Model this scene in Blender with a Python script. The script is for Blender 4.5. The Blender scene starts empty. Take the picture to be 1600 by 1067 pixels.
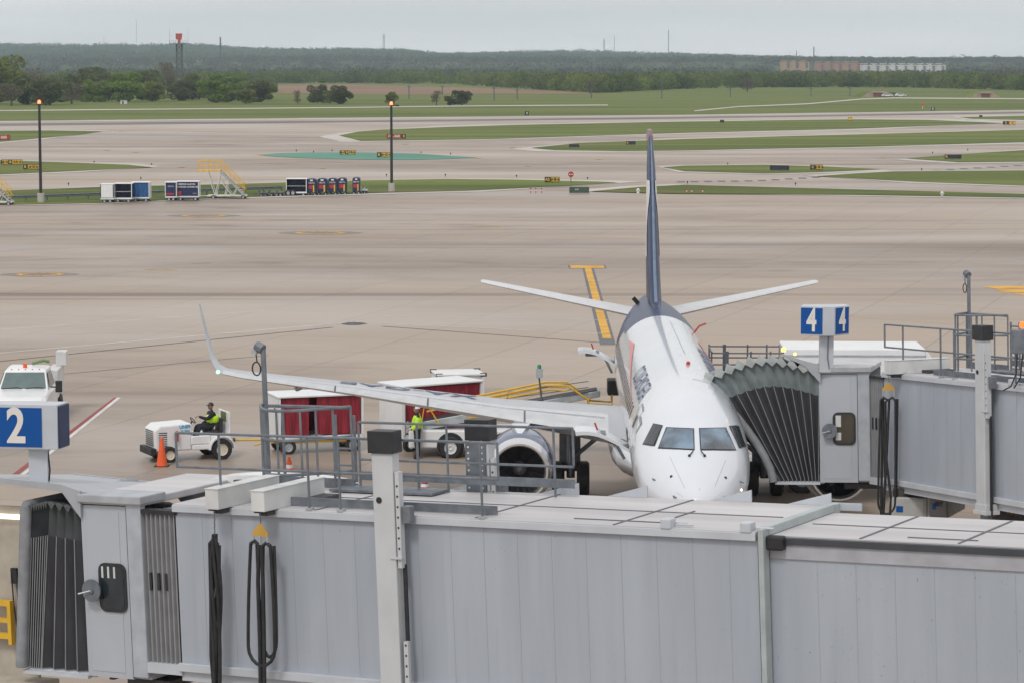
import bpy, bmesh, math, random
from mathutils import Vector, Matrix, Euler
R = math.radians
random.seed(7)
SC = bpy.context.scene; COL = SC.collection
# ---------------------------------------------------------------- camera, world, sun
F = 4250.0; H = 13.1; PITCH = math.atan(433.5 / F)
cam = bpy.data.cameras.new('camera'); co = bpy.data.objects.new('camera', cam); COL.objects.link(co)
co.location = (0, 0, H); co.rotation_euler = (R(90) - PITCH, 0, 0)
cam.sensor_width = 36; cam.lens = 36 * F / 1600; cam.clip_start = .5; cam.clip_end = 20000
SC.camera = co
W = bpy.data.worlds.new("World"); SC.world = W; W.use_nodes = True
nt = W.node_tree; bg = nt.nodes['Background']
SUN_EL, SUN_ROT = R(52), R(205)
sky = nt.nodes.new('ShaderNodeTexSky'); sky.sky_type = 'NISHITA'; sky.sun_disc = False
sky.sun_elevation = SUN_EL; sky.sun_rotation = SUN_ROT; sky.dust_density = 4
tcw = nt.nodes.new('ShaderNodeTexCoord'); mpw = nt.nodes.new('ShaderNodeMapping'); mpw.inputs['Scale'].default_value = (2, 2, 26)
nzw = nt.nodes.new('ShaderNodeTexNoise'); nzw.inputs['Scale'].default_value = 1.3; nzw.inputs['Detail'].default_value = 4
crw = nt.nodes.new('ShaderNodeValToRGB')
crw.color_ramp.elements[0].position = .3; crw.color_ramp.elements[0].color = (8.6, 8.6, 8.6, 1)
crw.color_ramp.elements[1].position = .7; crw.color_ramp.elements[1].color = (11.2, 11.0, 10.9, 1)
mxw = nt.nodes.new('ShaderNodeMix'); mxw.data_type = 'RGBA'; mxw.inputs[0].default_value = .9
L = nt.links
L.new(tcw.outputs['Generated'], mpw.inputs[0]); L.new(mpw.outputs[0], nzw.inputs['Vector']); L.new(nzw.outputs['Fac'], crw.inputs[0])
L.new(sky.outputs[0], mxw.inputs[6]); L.new(crw.outputs[0], mxw.inputs[7]); L.new(mxw.outputs[2], bg.inputs[0])
bg.inputs[1].default_value = .1
sun = bpy.data.lights.new('sun', 'SUN'); sun.energy = 1.4; sun.angle = R(12); sun.color = (1, .965, .92)
so = bpy.data.objects.new('sun', sun); COL.objects.link(so)
so.rotation_euler = (R(90) - SUN_EL, 0, R(180) - SUN_ROT + R(0))
SC.view_settings.view_transform = 'Standard'; SC.view_settings.look = 'None'
SC.view_settings.exposure = -.12; SC.view_settings.gamma = 1
SC.cycles.volume_bounces = 2
HAZE = 9e-5

# ---------------------------------------------------------------- surveying helpers (photo pixel -> world metres)
def ray(x, y):
    dx = x - 800; dy = 533.5 - y
    return Vector((dx, F * math.cos(PITCH) + dy * math.sin(PITCH), -F * math.sin(PITCH) + dy * math.cos(PITCH)))
CC = Vector((0, 0, H))
def P(x, y, D): d = ray(x, y); return CC + d * (D / d.y)
def G(x, y, z=0.0): d = ray(x, y); return CC + d * ((z - H) / d.z)

# ---------------------------------------------------------------- materials
MT = {}
def mat(name, rgb, rough=.6, metal=0, var=.12, scale=3, stretch=(1, 1, 1), rgb2=None, bump=0, coat=0, emit=None, estr=1, spec=.5, detail=5):
    if name in MT: return MT[name]
    m = bpy.data.materials.new(name); m.use_nodes = True; n = m.node_tree; b = n.nodes['Principled BSDF']
    b.inputs['Roughness'].default_value = rough; b.inputs['Metallic'].default_value = metal
    b.inputs['Specular IOR Level'].default_value = spec
    if coat: b.inputs['Coat Weight'].default_value = coat; b.inputs['Coat Roughness'].default_value = .08
    tc = n.nodes.new('ShaderNodeTexCoord'); mp = n.nodes.new('ShaderNodeMapping'); mp.inputs['Scale'].default_value = stretch
    nz = n.nodes.new('ShaderNodeTexNoise'); nz.inputs['Scale'].default_value = scale; nz.inputs['Detail'].default_value = detail
    cr = n.nodes.new('ShaderNodeValToRGB'); e = cr.color_ramp.elements
    c1 = [c * (1 - var) for c in rgb]; c2 = [min(1, c * (1 + var)) for c in (rgb2 or rgb)]
    if rgb2: c1 = [c * (1 - var) for c in rgb]
    e[0].position = .32; e[0].color = (*c1, 1); e[1].position = .68; e[1].color = (*c2, 1)
    n.links.new(tc.outputs['Object'], mp.inputs[0]); n.links.new(mp.outputs[0], nz.inputs['Vector'])
    n.links.new(nz.outputs['Fac'], cr.inputs[0]); n.links.new(cr.outputs[0], b.inputs['Base Color'])
    if bump:
        bp = n.nodes.new('ShaderNodeBump'); bp.inputs['Strength'].default_value = bump; bp.inputs['Distance'].default_value = .02
        n.links.new(nz.outputs['Fac'], bp.inputs['Height']); n.links.new(bp.outputs[0], b.inputs['Normal'])
    if emit: b.inputs['Emission Color'].default_value = (*emit, 1); b.inputs['Emission Strength'].default_value = estr
    MT[name] = m; return m
def node_mix(n, fac, a, b, blend='MIX'):
    x = n.nodes.new('ShaderNodeMix'); x.data_type = 'RGBA'; x.blend_type = blend
    for i, v in ((0, fac), (6, a), (7, b)):
        if isinstance(v, (int, float)): x.inputs[i].default_value = v
        elif isinstance(v, tuple): x.inputs[i].default_value = v
        else: n.links.new(v, x.inputs[i])
    return x.outputs[2]
def node_noise(n, vec, scale, stretch, lo, hi, detail=5, rot=0):
    mp = n.nodes.new('ShaderNodeMapping'); mp.inputs['Scale'].default_value = stretch; mp.inputs['Rotation'].default_value = (0, 0, rot)
    nz = n.nodes.new('ShaderNodeTexNoise'); nz.inputs['Scale'].default_value = scale; nz.inputs['Detail'].default_value = detail
    mr = n.nodes.new('ShaderNodeMapRange'); mr.inputs[1].default_value = lo; mr.inputs[2].default_value = hi
    n.links.new(vec, mp.inputs[0]); n.links.new(mp.outputs[0], nz.inputs['Vector']); n.links.new(nz.outputs['Fac'], mr.inputs[0])
    return mr.outputs[0]
def concrete_mat():
    m = bpy.data.materials.new('concrete'); m.use_nodes = True; n = m.node_tree; b = n.nodes['Principled BSDF']
    b.inputs['Specular IOR Level'].default_value = .4
    g = n.nodes.new('ShaderNodeNewGeometry'); v = g.outputs['Position']
    c = node_mix(n, node_noise(n, v, .03, (.35, 1, 1), .3, .7, rot=.06), (0.264, 0.211, 0.173, 1), (0.374, 0.304, 0.245, 1))
    c = node_mix(n, node_noise(n, v, .11, (.22, 1.2, 1), .45, .75, rot=-.1), c, (0.221, 0.174, 0.145, 1))
    c = node_mix(n, node_noise(n, v, .9, (.5, 1, 1), .56, .8, 8), c, (0.204, 0.174, 0.154, 1))
    c = node_mix(n, node_noise(n, v, .035, (.1, 1.6, 1), .58, .75, rot=.12), c, (0.399, 0.340, 0.282, 1))
    c = node_mix(n, node_noise(n, v, .22, (.5, 1, 1), .54, .66, 10, rot=.3), c, (0.208, 0.166, 0.137, 1))
    c = node_mix(n, node_noise(n, v, .012, (.5, 1, 1), .42, .6, 3), c, (0.383, 0.315, 0.257, 1))
    c = node_mix(n, node_noise(n, v, .05, (.07, 3.5, 1), .56, .7, 8, rot=-.25), c, (0.187, 0.149, 0.128, 1))
    rg = n.nodes.new('ShaderNodeMapRange'); rg.inputs[3].default_value = .38; rg.inputs[4].default_value = .75
    n.links.new(node_noise(n, v, .06, (.4, 1, 1), .35, .65), rg.inputs[0]); n.links.new(rg.outputs[0], b.inputs['Roughness'])
    # slab joints and slab-to-slab tint
    mp = n.nodes.new('ShaderNodeMapping'); mp.inputs['Rotation'].default_value = (0, 0, R(17))
    n.links.new(v, mp.inputs[0])
    br = n.nodes.new('ShaderNodeTexBrick'); br.offset = 0; br.inputs['Scale'].default_value = 1
    br.inputs['Brick Width'].default_value = 6.1; br.inputs['Row Height'].default_value = 6.1; br.inputs['Mortar Size'].default_value = .045
    br.inputs['Color1'].default_value = (.965, .965, .97, 1); br.inputs['Color2'].default_value = (1.03, 1.025, 1.02, 1); br.inputs['Mortar'].default_value = (.76, .75, .74, 1)
    n.links.new(mp.outputs[0], br.inputs['Vector'])
    c = node_mix(n, 1.0, c, br.outputs['Color'], 'MULTIPLY')
    n.links.new(c, b.inputs['Base Color']); return m
def grass_mat(name, a, bb, cc):
    m = bpy.data.materials.new(name); m.use_nodes = True; n = m.node_tree; b = n.nodes['Principled BSDF']
    b.inputs['Roughness'].default_value = .95; b.inputs['Specular IOR Level'].default_value = .1
    g = n.nodes.new('ShaderNodeNewGeometry'); v = g.outputs['Position']
    c = node_mix(n, node_noise(n, v, .02, (.4, 1, 1), .35, .65), a, bb)
    c = node_mix(n, node_noise(n, v, .07, (.5, .8, 1), .5, .8, 8), c, cc)
    c = node_mix(n, node_noise(n, v, .012, (.12, 9, 1), .48, .6, 2, rot=.05), c, tuple(x * 1.22 for x in bb[:3]) + (1,))
    c = node_mix(n, node_noise(n, v, .5, (.6, .25, 1), .6, .75, 8), c, tuple(x * .75 for x in cc[:3]) + (1,))
    n.links.new(c, b.inputs['Base Color']); return m
M_conc = concrete_mat()
M_grass = grass_mat('grass', (.078, .108, .027, 1), (.125, .152, .042, 1), (.165, .15, .065, 1))
M_shoulder = mat('light concrete shoulder', (.47, .44, .40), .8, var=.1, scale=.05)
white = mat('white paint', (.74, .75, .76), .35, var=.05, scale=1.5, coat=.3)
cream = mat('dull white panel', (.60, .61, .61), .5, var=.1, scale=2)
bwall = mat('bridge wall paint', (.375, .41, .465), .36, var=.06, scale=.7, stretch=(3, 3, .25))
def wall_mat():
    m = bwall; n = m.node_tree; p = n.nodes['Principled BSDF']; tc = n.nodes['Texture Coordinate'].outputs['Object']
    src = p.inputs['Base Color'].links[0].from_socket
    c = node_mix(n, node_noise(n, tc, 5, (1, 1, .05), .52, .8, 6), src, (.335, .37, .425, 1))
    c = node_mix(n, node_noise(n, tc, .8, (1, 1, .35), .5, .78, 7), c, (.34, .375, .43, 1))
    c = node_mix(n, node_noise(n, tc, 28, (1, 1, .5), .68, .8, 3), c, (.20, .19, .185, 1))
    n.links.new(c, p.inputs['Base Color'])
    h = node_noise(n, tc, 1.1, (1, 1, .6), .2, .8, 1); bp = n.nodes.new('ShaderNodeBump'); bp.inputs['Strength'].default_value = .25; bp.inputs['Distance'].default_value = .05
    n.links.new(h, bp.inputs['Height']); n.links.new(bp.outputs[0], p.inputs['Normal'])
wall_mat()
bwallb = mat('bridge light paint', (.49, .52, .565), .45, var=.08, scale=1.5)
broof = mat('bridge roof sheet', (.50, .49, .50), .5, var=.14, scale=.6, stretch=(.3, 2.5, 1))
galv = mat('galvanised steel', (.17, .19, .215), .5, .35, var=.2, scale=5)
galvL = mat('light steel', (.42, .45, .48), .42, .3, var=.12, scale=5)
dark = mat('dark rubber', (.02, .02, .023), .6, var=.3, scale=6)
black = mat('black cap', (.022, .024, .028), .5, var=.2)
glassm = mat('dark glass', (.02, .028, .035), .08, var=.2, spec=.8)
blue = mat('sign blue', (.003, .075, .30), .55, var=.04, spec=.25)
signw = mat('sign white', (.7, .68, .65), .5, var=.03)
yellow = mat('safety yellow', (.70, .42, .03), .45, var=.08)
orange = mat('cone orange', (.8, .11, .02), .5, var=.08)
red = mat('red', (.45, .03, .03), .5, var=.08)
navy = mat('navy livery', (.012, .03, .11), .22, var=.15, coat=.6)
navyc = mat('navy container', (.012, .025, .085), .45, var=.2)
burg = mat('burgundy curtain', (.23, .012, .026), .7, var=.35, scale=4, stretch=(5, 5, .5))
tarp = mat('blue tarp', (.02, .10, .27), .5, var=.3, scale=4, stretch=(4, 4, .6))
alu = mat('aluminium', (.56, .57, .59), .3, .75, var=.08, scale=1.5)
skin_m = mat('skin', (.30, .17, .11), .6)
cloth = mat('dark clothing', (.012, .014, .022), .85, var=.3)
hiviz = mat('hi-vis yellow', (.50, .80, .03), .6, var=.1, emit=None)
beige = mat('beige lining', (.42, .38, .32), .7)
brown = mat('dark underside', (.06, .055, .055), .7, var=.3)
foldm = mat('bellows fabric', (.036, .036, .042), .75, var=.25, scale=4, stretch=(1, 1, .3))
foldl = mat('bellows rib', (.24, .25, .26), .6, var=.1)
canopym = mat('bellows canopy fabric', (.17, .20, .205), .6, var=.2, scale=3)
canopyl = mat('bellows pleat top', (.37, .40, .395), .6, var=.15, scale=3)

# ---------------------------------------------------------------- mesh builder
class MB:
    def __init__(s): s.v = []; s.f = []; s.mi = []; s.m = 0
    def face(s, pts):
        o = len(s.v); s.v += [tuple(p) for p in pts]; s.f.append(tuple(range(o, o + len(pts)))); s.mi.append(s.m); return s
    def raw(s, vs, fs):
        o = len(s.v); s.v += [tuple(p) for p in vs]
        for f in fs: s.f.append(tuple(i + o for i in f)); s.mi.append(s.m)
        return s
    def box(s, a, b, mx=None):
        x0, y0, z0 = a; x1, y1, z1 = b
        vs = [Vector(p) for p in ((x0, y0, z0), (x1, y0, z0), (x1, y1, z0), (x0, y1, z0), (x0, y0, z1), (x1, y0, z1), (x1, y1, z1), (x0, y1, z1))]
        if mx: vs = [mx @ p for p in vs]
        return s.raw(vs, [(0, 3, 2, 1), (4, 5, 6, 7), (0, 1, 5, 4), (1, 2, 6, 5), (2, 3, 7, 6), (3, 0, 4, 7)])
    def prism(s, poly, d):      # poly: list of 3D points, d: extrusion vector
        n = len(poly); d = Vector(d); a = [Vector(p) for p in poly]; b = [p + d for p in a]
        return s.raw(a + b, [tuple(range(n))[::-1], tuple(range(n, 2 * n))] + [(i, (i + 1) % n, n + (i + 1) % n, n + i) for i in range(n)])
    def tube(s, pts, r, n=8, cap=True, radii=None, closed=False):
        pts = [Vector(p) for p in pts]; N = len(pts); vs = []; fs = []; up = None
        for i, p in enumerate(pts):
            if closed: d = pts[(i + 1) % N] - pts[i - 1]
            else: d = pts[min(i + 1, N - 1)] - pts[max(i - 1, 0)]
            d.normalize()
            if up is None: up = Vector((0, 0, 1)) if abs(d.z) < .9 else Vector((1, 0, 0))
            a = d.cross(up).normalized(); up = a.cross(d).normalized(); rr = radii[i] if radii else r
            for k in range(n):
                t = 2 * math.pi * (k + .5) / n; vs.append(p + a * math.cos(t) * rr + up * math.sin(t) * rr)
        for i in range(N if closed else N - 1):
            j = (i + 1) % N
            for k in range(n): fs.append((i * n + k, i * n + (k + 1) % n, j * n + (k + 1) % n, j * n + k))
        if cap and not closed: fs.append(tuple(range(n))[::-1]); fs.append(tuple(range((N - 1) * n, N * n)))
        return s.raw(vs, fs)
    def lathe(s, prof, c=(0, 0, 0), ax='z', n=24, seg=None):   # prof: (radius, along)
        vs = []; fs = []; c = Vector(c); N = len(prof)
        for r, h in prof:
            for k in range(n):
                t = 2 * math.pi * k / n; a, b = r * math.cos(t), r * math.sin(t)
                vs.append(c + Vector({'z': (a, b, h), 'y': (a, h, b), 'x': (h, a, b)}[ax]))
        for i in range(N - 1):
            for k in range(n): fs.append((i * n + k, i * n + (k + 1) % n, (i + 1) * n + (k + 1) % n, (i + 1) * n + k))
        return s.raw(vs, fs)
    def loft(s, rings, cap=True):
        n = len(rings[0]); vs = [p for r in rings for p in r]; fs = []
        for i in range(len(rings) - 1):
            for k in range(n): fs.append((i * n + k, i * n + (k + 1) % n, (i + 1) * n + (k + 1) % n, (i + 1) * n + k))
        if cap: fs.append(tuple(range(n))[::-1]); fs.append(tuple(range((len(rings) - 1) * n, len(rings) * n)))
        return s.raw(vs, fs)
    def build(s, name, m, parent=None, smooth=False, bevel=0):
        me = bpy.data.meshes.new(name); me.from_pydata(s.v, [], s.f)
        ms = m if isinstance(m, (list, tuple)) else [m]
        for q in ms: me.materials.append(q)
        if len(ms) > 1: me.polygons.foreach_set('material_index', s.mi)
        if smooth:
            me.polygons.foreach_set('use_smooth', [True] * len(me.polygons))
        me.update()
        bm = bmesh.new(); bm.from_mesh(me); bmesh.ops.recalc_face_normals(bm, faces=bm.faces); bm.to_mesh(me); bm.free()
        if smooth: me.set_sharp_from_angle(angle=R(38))
        o = bpy.data.objects.new(name, me); COL.objects.link(o)
        if parent: o.parent = parent
        if bevel:
            b = o.modifiers.new('b', 'BEVEL'); b.width = bevel; b.segments = 2; b.limit_method = 'ANGLE'; b.angle_limit = R(40)
        return o
def tag(o, label=None, cat=None, group=None, kind=None):
    if label: o['label'] = label
    if cat: o['category'] = cat
    if group: o['group'] = group
    if kind: o['kind'] = kind
    return o
def empty(name, loc, rz=0, label=None, cat=None, group=None, rot=None, sc=1):
    o = bpy.data.objects.new(name, None); COL.objects.link(o); o.location = loc
    o.rotation_euler = rot if rot else (0, 0, rz); o.scale = (sc,) * 3; o.empty_display_size = .3
    return tag(o, label, cat, group)
def copy_tree(o, parent=None):
    c = o.copy(); COL.objects.link(c)
    if parent: c.parent = parent
    for ch in list(o.children): copy_tree(ch, c)
    return c
def font_mesh(body, size, bold=0, ext=.004, sx=1, align='CENTER'):
    cu = bpy.data.curves.new('t', 'FONT'); cu.body = body; cu.size = size; cu.offset = bold; cu.extrude = ext
    cu.align_x = align; cu.align_y = 'CENTER'; cu.resolution_u = 4
    o = bpy.data.objects.new('t', cu); COL.objects.link(o)
    me = bpy.data.meshes.new_from_object(o.evaluated_get(bpy.context.evaluated_depsgraph_get()))
    bpy.data.objects.remove(o); bpy.data.curves.remove(cu)
    for v in me.vertices: v.co.x *= sx
    return me
def text(name, body, size, m, parent, loc, rz=0, tilt=90, bold=0, sx=1, align='CENTER'):
    me = font_mesh(body, size, bold, .004, sx, align); me.name = name; me.materials.clear(); me.materials.append(m)
    o = bpy.data.objects.new(name, me); COL.objects.link(o); o.parent = parent
    o.location = loc; o.rotation_euler = (R(tilt), 0, rz); return o

# ================================================================ SETTING
def sheet(name, pts, z, m, lab=None, par=None, thick=0):
    mb = MB(); mb.face([(p.x, p.y, z) for p in pts]); o = mb.build(name, m, par)
    return o
def flatpoly(pix): return [G(x, y) for x, y in pix]
mb = MB(); mb.face([(-6000, -60, 0), (6000, -60, 0), (6000, 2400, 0), (-6000, 2400, 0)])
tag(mb.build('ground', M_grass), kind='structure')
# pavement: apron, taxiways and runway in one concrete sheet, far edge = far runway edge
pv = [G(-500, 189.5), G(0, 189.5), G(540, 184.5), G(1070, 180), G(1600, 172.5), G(2100, 166)]
mb = MB(); mb.face([(-500, -50, .03)] + [(p.x, p.y, .03) for p in pv] + [(700, -50, .03)])
tag(mb.build('pavement', M_conc), kind='structure')
def widen(pix, k=1.0):
    cx = sum(p[0] for p in pix) / len(pix); cy = sum(p[1] for p in pix) / len(pix)
    return [(x + (x - cx) * .07 * k, y + (1.6 if y > cy else -1.6) * k) for x, y in pix]
islands = [
 [(-300, 206), (0, 205.5), (80, 205), (160, 206.5), (120, 212), (60, 217.5), (0, 223), (-300, 245)],
 [(-300, 250), (0, 252), (120, 256), (200, 259), (238, 263), (120, 268.5), (0, 274), (-300, 290)],
 [(-300, 306), (0, 300), (169, 293.5), (337, 290), (445, 287), (577, 283.5), (699, 281.5), (807, 282.5), (935, 285.5), (965, 287), (867, 293), (732, 299.5), (614, 302.5), (405, 309), (304, 312.5), (155, 319), (0, 322), (-300, 330)],
 [(530, 213), (560, 207), (597, 204), (700, 199.5), (800, 196.5), (1070, 191), (1330, 187.5), (1450, 188.5), (1566, 193.5), (1500, 196), (1330, 202.5), (1060, 209), (766, 218.5), (564, 221.5)],
 [(830, 232.5), (901, 225), (1070, 218.5), (1330, 211.5), (1600, 204), (2100, 195), (2100, 212), (1600, 223.5), (1330, 231), (1060, 236.5), (969, 237.5), (867, 236)],
 [(1036, 263), (1070, 260.5), (1195, 259), (1296, 262), (1380, 266), (1279, 270.5), (1195, 272.5), (1070, 269)],
 [(1414, 249), (1500, 242.5), (1600, 236), (2000, 220), (2000, 240), (1600, 254), (1499, 255)],
 [(1276, 277), (1340, 272.5), (1397, 269.5), (1600, 268), (2000, 266), (2000, 310), (1600, 291.5), (1431, 285.5)],
 [(921, 301), (1000, 294), (1070, 290.5), (1330, 297.5), (1600, 305), (2000, 316), (2000, 322), (1600, 310.5), (1330, 306), (1060, 304.5)],
 [(1499, 184), (1600, 182), (1900, 177), (1900, 188), (1600, 188.5), (1520, 187)],
]
for i, pix in enumerate(islands):
    sheet('shoulder', flatpoly(widen(pix)), .06, M_shoulder)['kind'] = 'structure'
    sheet('grass_island', flatpoly(pix), .10, M_grass)['kind'] = 'structure'
M_teal = mat('teal paint', (.075, .235, .17), .8, var=.12, scale=.05)
lens = [(405, 243.5), (430, 241), (480, 239.5), (560, 239.2), (650, 241.3), (746, 247.5), (700, 249.5), (640, 251), (560, 250.5), (470, 248), (430, 246)]
sheet('green_painted_island', flatpoly(lens), .07, M_teal)['kind'] = 'structure'
M_rub = mat('rubber streaks', (.13, .12, .12), .7, var=.25, scale=.05, stretch=(.05, 1, 1))
sheet('runway_rubber', flatpoly([(-300, 196), (0, 194), (540, 189.5), (1070, 183.5), (1600, 176), (1900, 172), (1900, 173.5), (1600, 178), (1070, 186), (540, 192), (0, 197.5), (-300, 200)]), .06, M_rub)['kind'] = 'structure'
M_shw = mat('runway shoulder', (.52, .48, .44), .8, var=.08, scale=.02)
sheet('runway_edge', flatpoly([(-300, 193), (0, 190.5), (540, 185.5), (1070, 181), (1600, 173.5), (1600, 174.4), (1070, 181.9), (540, 186.6), (0, 191.7), (-300, 194)]), .06, M_shw)['kind'] = 'structure'
def band(name, pix, w, m, z=.06):
    up = [(x, y - w / 2) for x, y in pix]; dn = [(x, y + w / 2) for x, y in pix][::-1]
    o = sheet(name, flatpoly(up + dn), z, m); o['kind'] = 'structure'; return o
band('service_road', [(-300, 176), (0, 173.6), (540, 168.7), (732, 166.3), (950, 164.8)], 1.2, M_shw, .05)
band('service_road', [(1085, 174), (1154, 167.3), (1262, 163), (1347, 155.4), (1397, 153.8), (1600, 155), (1900, 157)], 1.3, M_shw, .05)
M_dirt = mat('bare brown soil', (.20, .115, .065), .95, var=.2, scale=.02)
sheet('ploughed_field', flatpoly([(425, 133.5), (530, 132.5), (620, 135), (760, 138.5), (935, 146), (930, 147.5), (800, 147), (640, 148.5), (520, 147), (430, 146)]), .05, M_dirt)['kind'] = 'structure'
# apron markings
M_ymark = mat('yellow marking', (.60, .33, .05), .8, var=.2, scale=.8)
M_gmark = mat('dark border marking', (.13, .13, .14), .8, var=.15, scale=.8)
M_wmark = mat('white marking', (.60, .58, .57), .8, var=.12, scale=1)
M_rmark = mat('red marking', (.27, .06, .06), .8, var=.15)
M_crack = mat('dark joint sealant', (.09, .085, .085), .8, var=.2)
M_faint = mat('worn orange line', (.43, .30, .18), .8, var=.12, scale=.3, stretch=(.1, 1, 1))
def line(name, a, b, w, m, z=.036):
    p, q = G(*a), G(*b); d = (q - p); n = Vector((-d.y, d.x, 0)).normalized() * w / 2
    o = sheet(name, [p + n, q + n, q - n, p - n], z, m); o['kind'] = 'structure'; return o
line('taxi_marking_border', (918, 417), (950, 540), .74, M_gmark, .034)
line('taxi_marking', (918, 418), (948.5, 530), .42, M_ymark, .038)
line('taxi_marking_border', (888, 418.2), (947, 418.2), 2.9, M_gmark, .035)
line('taxi_marking', (891, 418.2), (944, 418.2), 2.3, M_ymark, .040)
for a, b, w, m in [((-40, 556), (560, 503.5), .17, M_wmark), ((-40, 519), (420, 486), .15, M_wmark), ((120, 522), (228, 512), .07, M_wmark),
                   ((-40, 569.5), (520, 512.5), .2, M_crack), ((598, 511), (950, 537), .18, M_crack), ((530, 503), (952, 523), .12, M_wmark), ((600, 495), (950, 501), .12, M_wmark),
                   ((90, 586), (420, 556), .1, M_crack)]:
    line('apron_line', a, b, w, m)
line('red_boundary_line', (20, 745), (182, 622), 0.2, M_rmark, .036)
line('white_boundary_line', (30, 747), (186, 622), .16, M_wmark, .039)
for a, b in [((-50, 366), (700, 380)), ((700, 380), (1650, 418)), ((-50, 396), (900, 350)), ((-50, 352), (340, 340)), ((300, 413), (700, 400)), ((-50, 342), (420, 330)), ((530, 385), (1000, 398)), ((1100, 450), (1650, 490)), ((0, 424), (330, 412)),
             ((1100, 478), (1650, 520)), ((1130, 310), (1320, 324)), ((500, 372), (1650, 340))]:
    line('worn_taxi_line', a, b, .16, M_faint, .034)
M_white2 = M_wmark
mb = MB()
def disc(cx, cy, rx, m, z, name):
    c = G(cx, cy); n = 28
    r = rx / F * c.y
    return sheet(name, [Vector((c.x + r * math.cos(2 * math.pi * k / n) * 1, c.y + r * 1.0 * math.sin(2 * math.pi * k / n), 0)) for k in range(n)], z, m)
for cx, cy, rx in ((62, 430, 62), (500, 365, 66), (250, 422.5, 40), (762, 355, 34), (318, 338, 58)):
    big = rx > 50
    c = G(cx, cy); r = rx / F * c.y * .5; ry = rx / F * c.y * (.75 if big else .5)
    if big:
        d = sheet('position_marking', [Vector((c.x + 2 * r * (abs(math.cos(t)) ** 1.5) * (1 if math.cos(t) > 0 else -1), c.y + ry * math.sin(t), 0)) for t in [2 * math.pi * k / 36 for k in range(36)]], .035, mat('faded circle marking', (.21, .185, .165), .8, var=.12, scale=.3)); d['kind'] = 'structure'
    mm = MB()
    for k in range(16):
        t = 2 * math.pi * k / 16
        px, py = c.x + r * 1.05 * math.cos(t), c.y + ry * .62 * math.sin(t)
        mm.face([(px - r * .16, py - ry * .12, .041), (px + r * .16, py - ry * .12, .041), (px + r * .2, py + ry * .1, .041), (px - r * .12, py + ry * .1, .041)])
    mm.build('position_marking', M_ymark)['kind'] = 'structure'
sheet('manhole_cover', flatpoly([(532, 507), (545, 504.6), (565, 505), (574, 507), (560, 509.2), (542, 509)]), .04, M_crack)['kind'] = 'structure'
mm = MB()
for a in ([(1535, 449.5), (1560, 448), (1660, 449), (1660, 452), (1560, 453)], [(1553, 454), (1640, 453), (1660, 456), (1570, 459)], [(1580, 460), (1660, 458), (1660, 466), (1610, 465)]):
    mm.face([(p.x, p.y, .04) for p in flatpoly(a)])
mm.build('stand_number_marking', M_ymark)['kind'] = 'structure'
# small lead-in chevrons out on the taxiway
for x, y in ((166, 236), (211, 239.5), (283, 262.5), (503, 264), (632, 227), (800, 231.5), (745, 248.5), (935, 250), (824, 260.5), (405, 243), (1377, 247.5), (190, 206)):
    c = G(x, y); s = 5 / F * c.y
    m_ = MB(); m_.face([(c.x - s, c.y - s * 1.5, .075), (c.x + s, c.y - s * 1.5, .075), (c.x + s * 1.3, c.y + s * 1.5, .075), (c.x - s * .6, c.y + s * 1.5, .075)])
    m_.build('taxi_marking', M_ymark)['kind'] = 'structure'
mm = MB()
for k in range(26):
    x = 1062 + k * 21
    y = 283 - max(0, x - 1180) * .058 if x > 1180 else 284.5 - (x - 1062) * .012
    c = G(x, y + 0); s = 6 / F * c.y
    mm.face([(c.x - s, c.y - 2.4, .05), (c.x + s, c.y - 2.4, .05), (c.x + s * 1.4, c.y + .4, .05), (c.x - s * .6, c.y + .4, .05)])
mm.build('hatched_marking', M_gmark)['kind'] = 'structure'

# hills
from mathutils import noise
def ridge(x):   # ridge height in photo px above horizon line 100 at D=6500
    pts = [(-600, 30), (0, 28), (200, 28), (300, 29), (400, 23), (450, 22), (540, 24), (620, 23), (700, 16), (830, 18), (900, 18), (1000, 15), (1070, 14), (1200, 11), (1400, 8), (1600, 8), (2200, 9)]
    for a, b in zip(pts, pts[1:]):
        if a[0] <= x <= b[0]:
            t = (x - a[0]) / (b[0] - a[0]); t = t * t * (3 - 2 * t); return a[1] + (b[1] - a[1]) * t
    return pts[0][1] if x < 0 else pts[-1][1]
def hz(X, Y):
    u = 800 + F * X / Y
    top = (H + ridge(u) * 6500 / F - 7)
    if Y < 2900: return 0
    if Y < 3600: t = (Y - 2900) / 700; base = 13 * t * t * (3 - 2 * t); return base + noise.noise((X * .002, Y * .002, 0)) * 5 * t
    t = min(1, (Y - 3600) / 2900); t = t * t * (3 - 2 * t)
    return 13 + (top - 13) * t + noise.noise((X * .002, Y * .002, 0)) * 5 + (0 if Y <= 6500 else -(Y - 6500) * .02)
mb = MB(); NX, NY = 120, 60
vs = []; fs = []
for j in range(NY + 1):
    Y = 1950 + 5200 * (j / NY)
    for i in range(NX + 1):
        X = (-.27 + .54 * i / NX) * Y; vs.append((X, Y, hz(X, Y) + (-.3 if j == 0 else .12)))
for j in range(NY):
    for i in range(NX): a = j * (NX + 1) + i; fs.append((a, a + 1, a + NX + 2, a + NX + 1))
mb.raw(vs, fs)
M_hill = grass_mat('hill ground', (.035, .055, .025, 1), (.06, .08, .035, 1), (.10, .11, .06, 1))
tag(mb.build('hills', M_hill, smooth=True), kind='structure')
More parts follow.
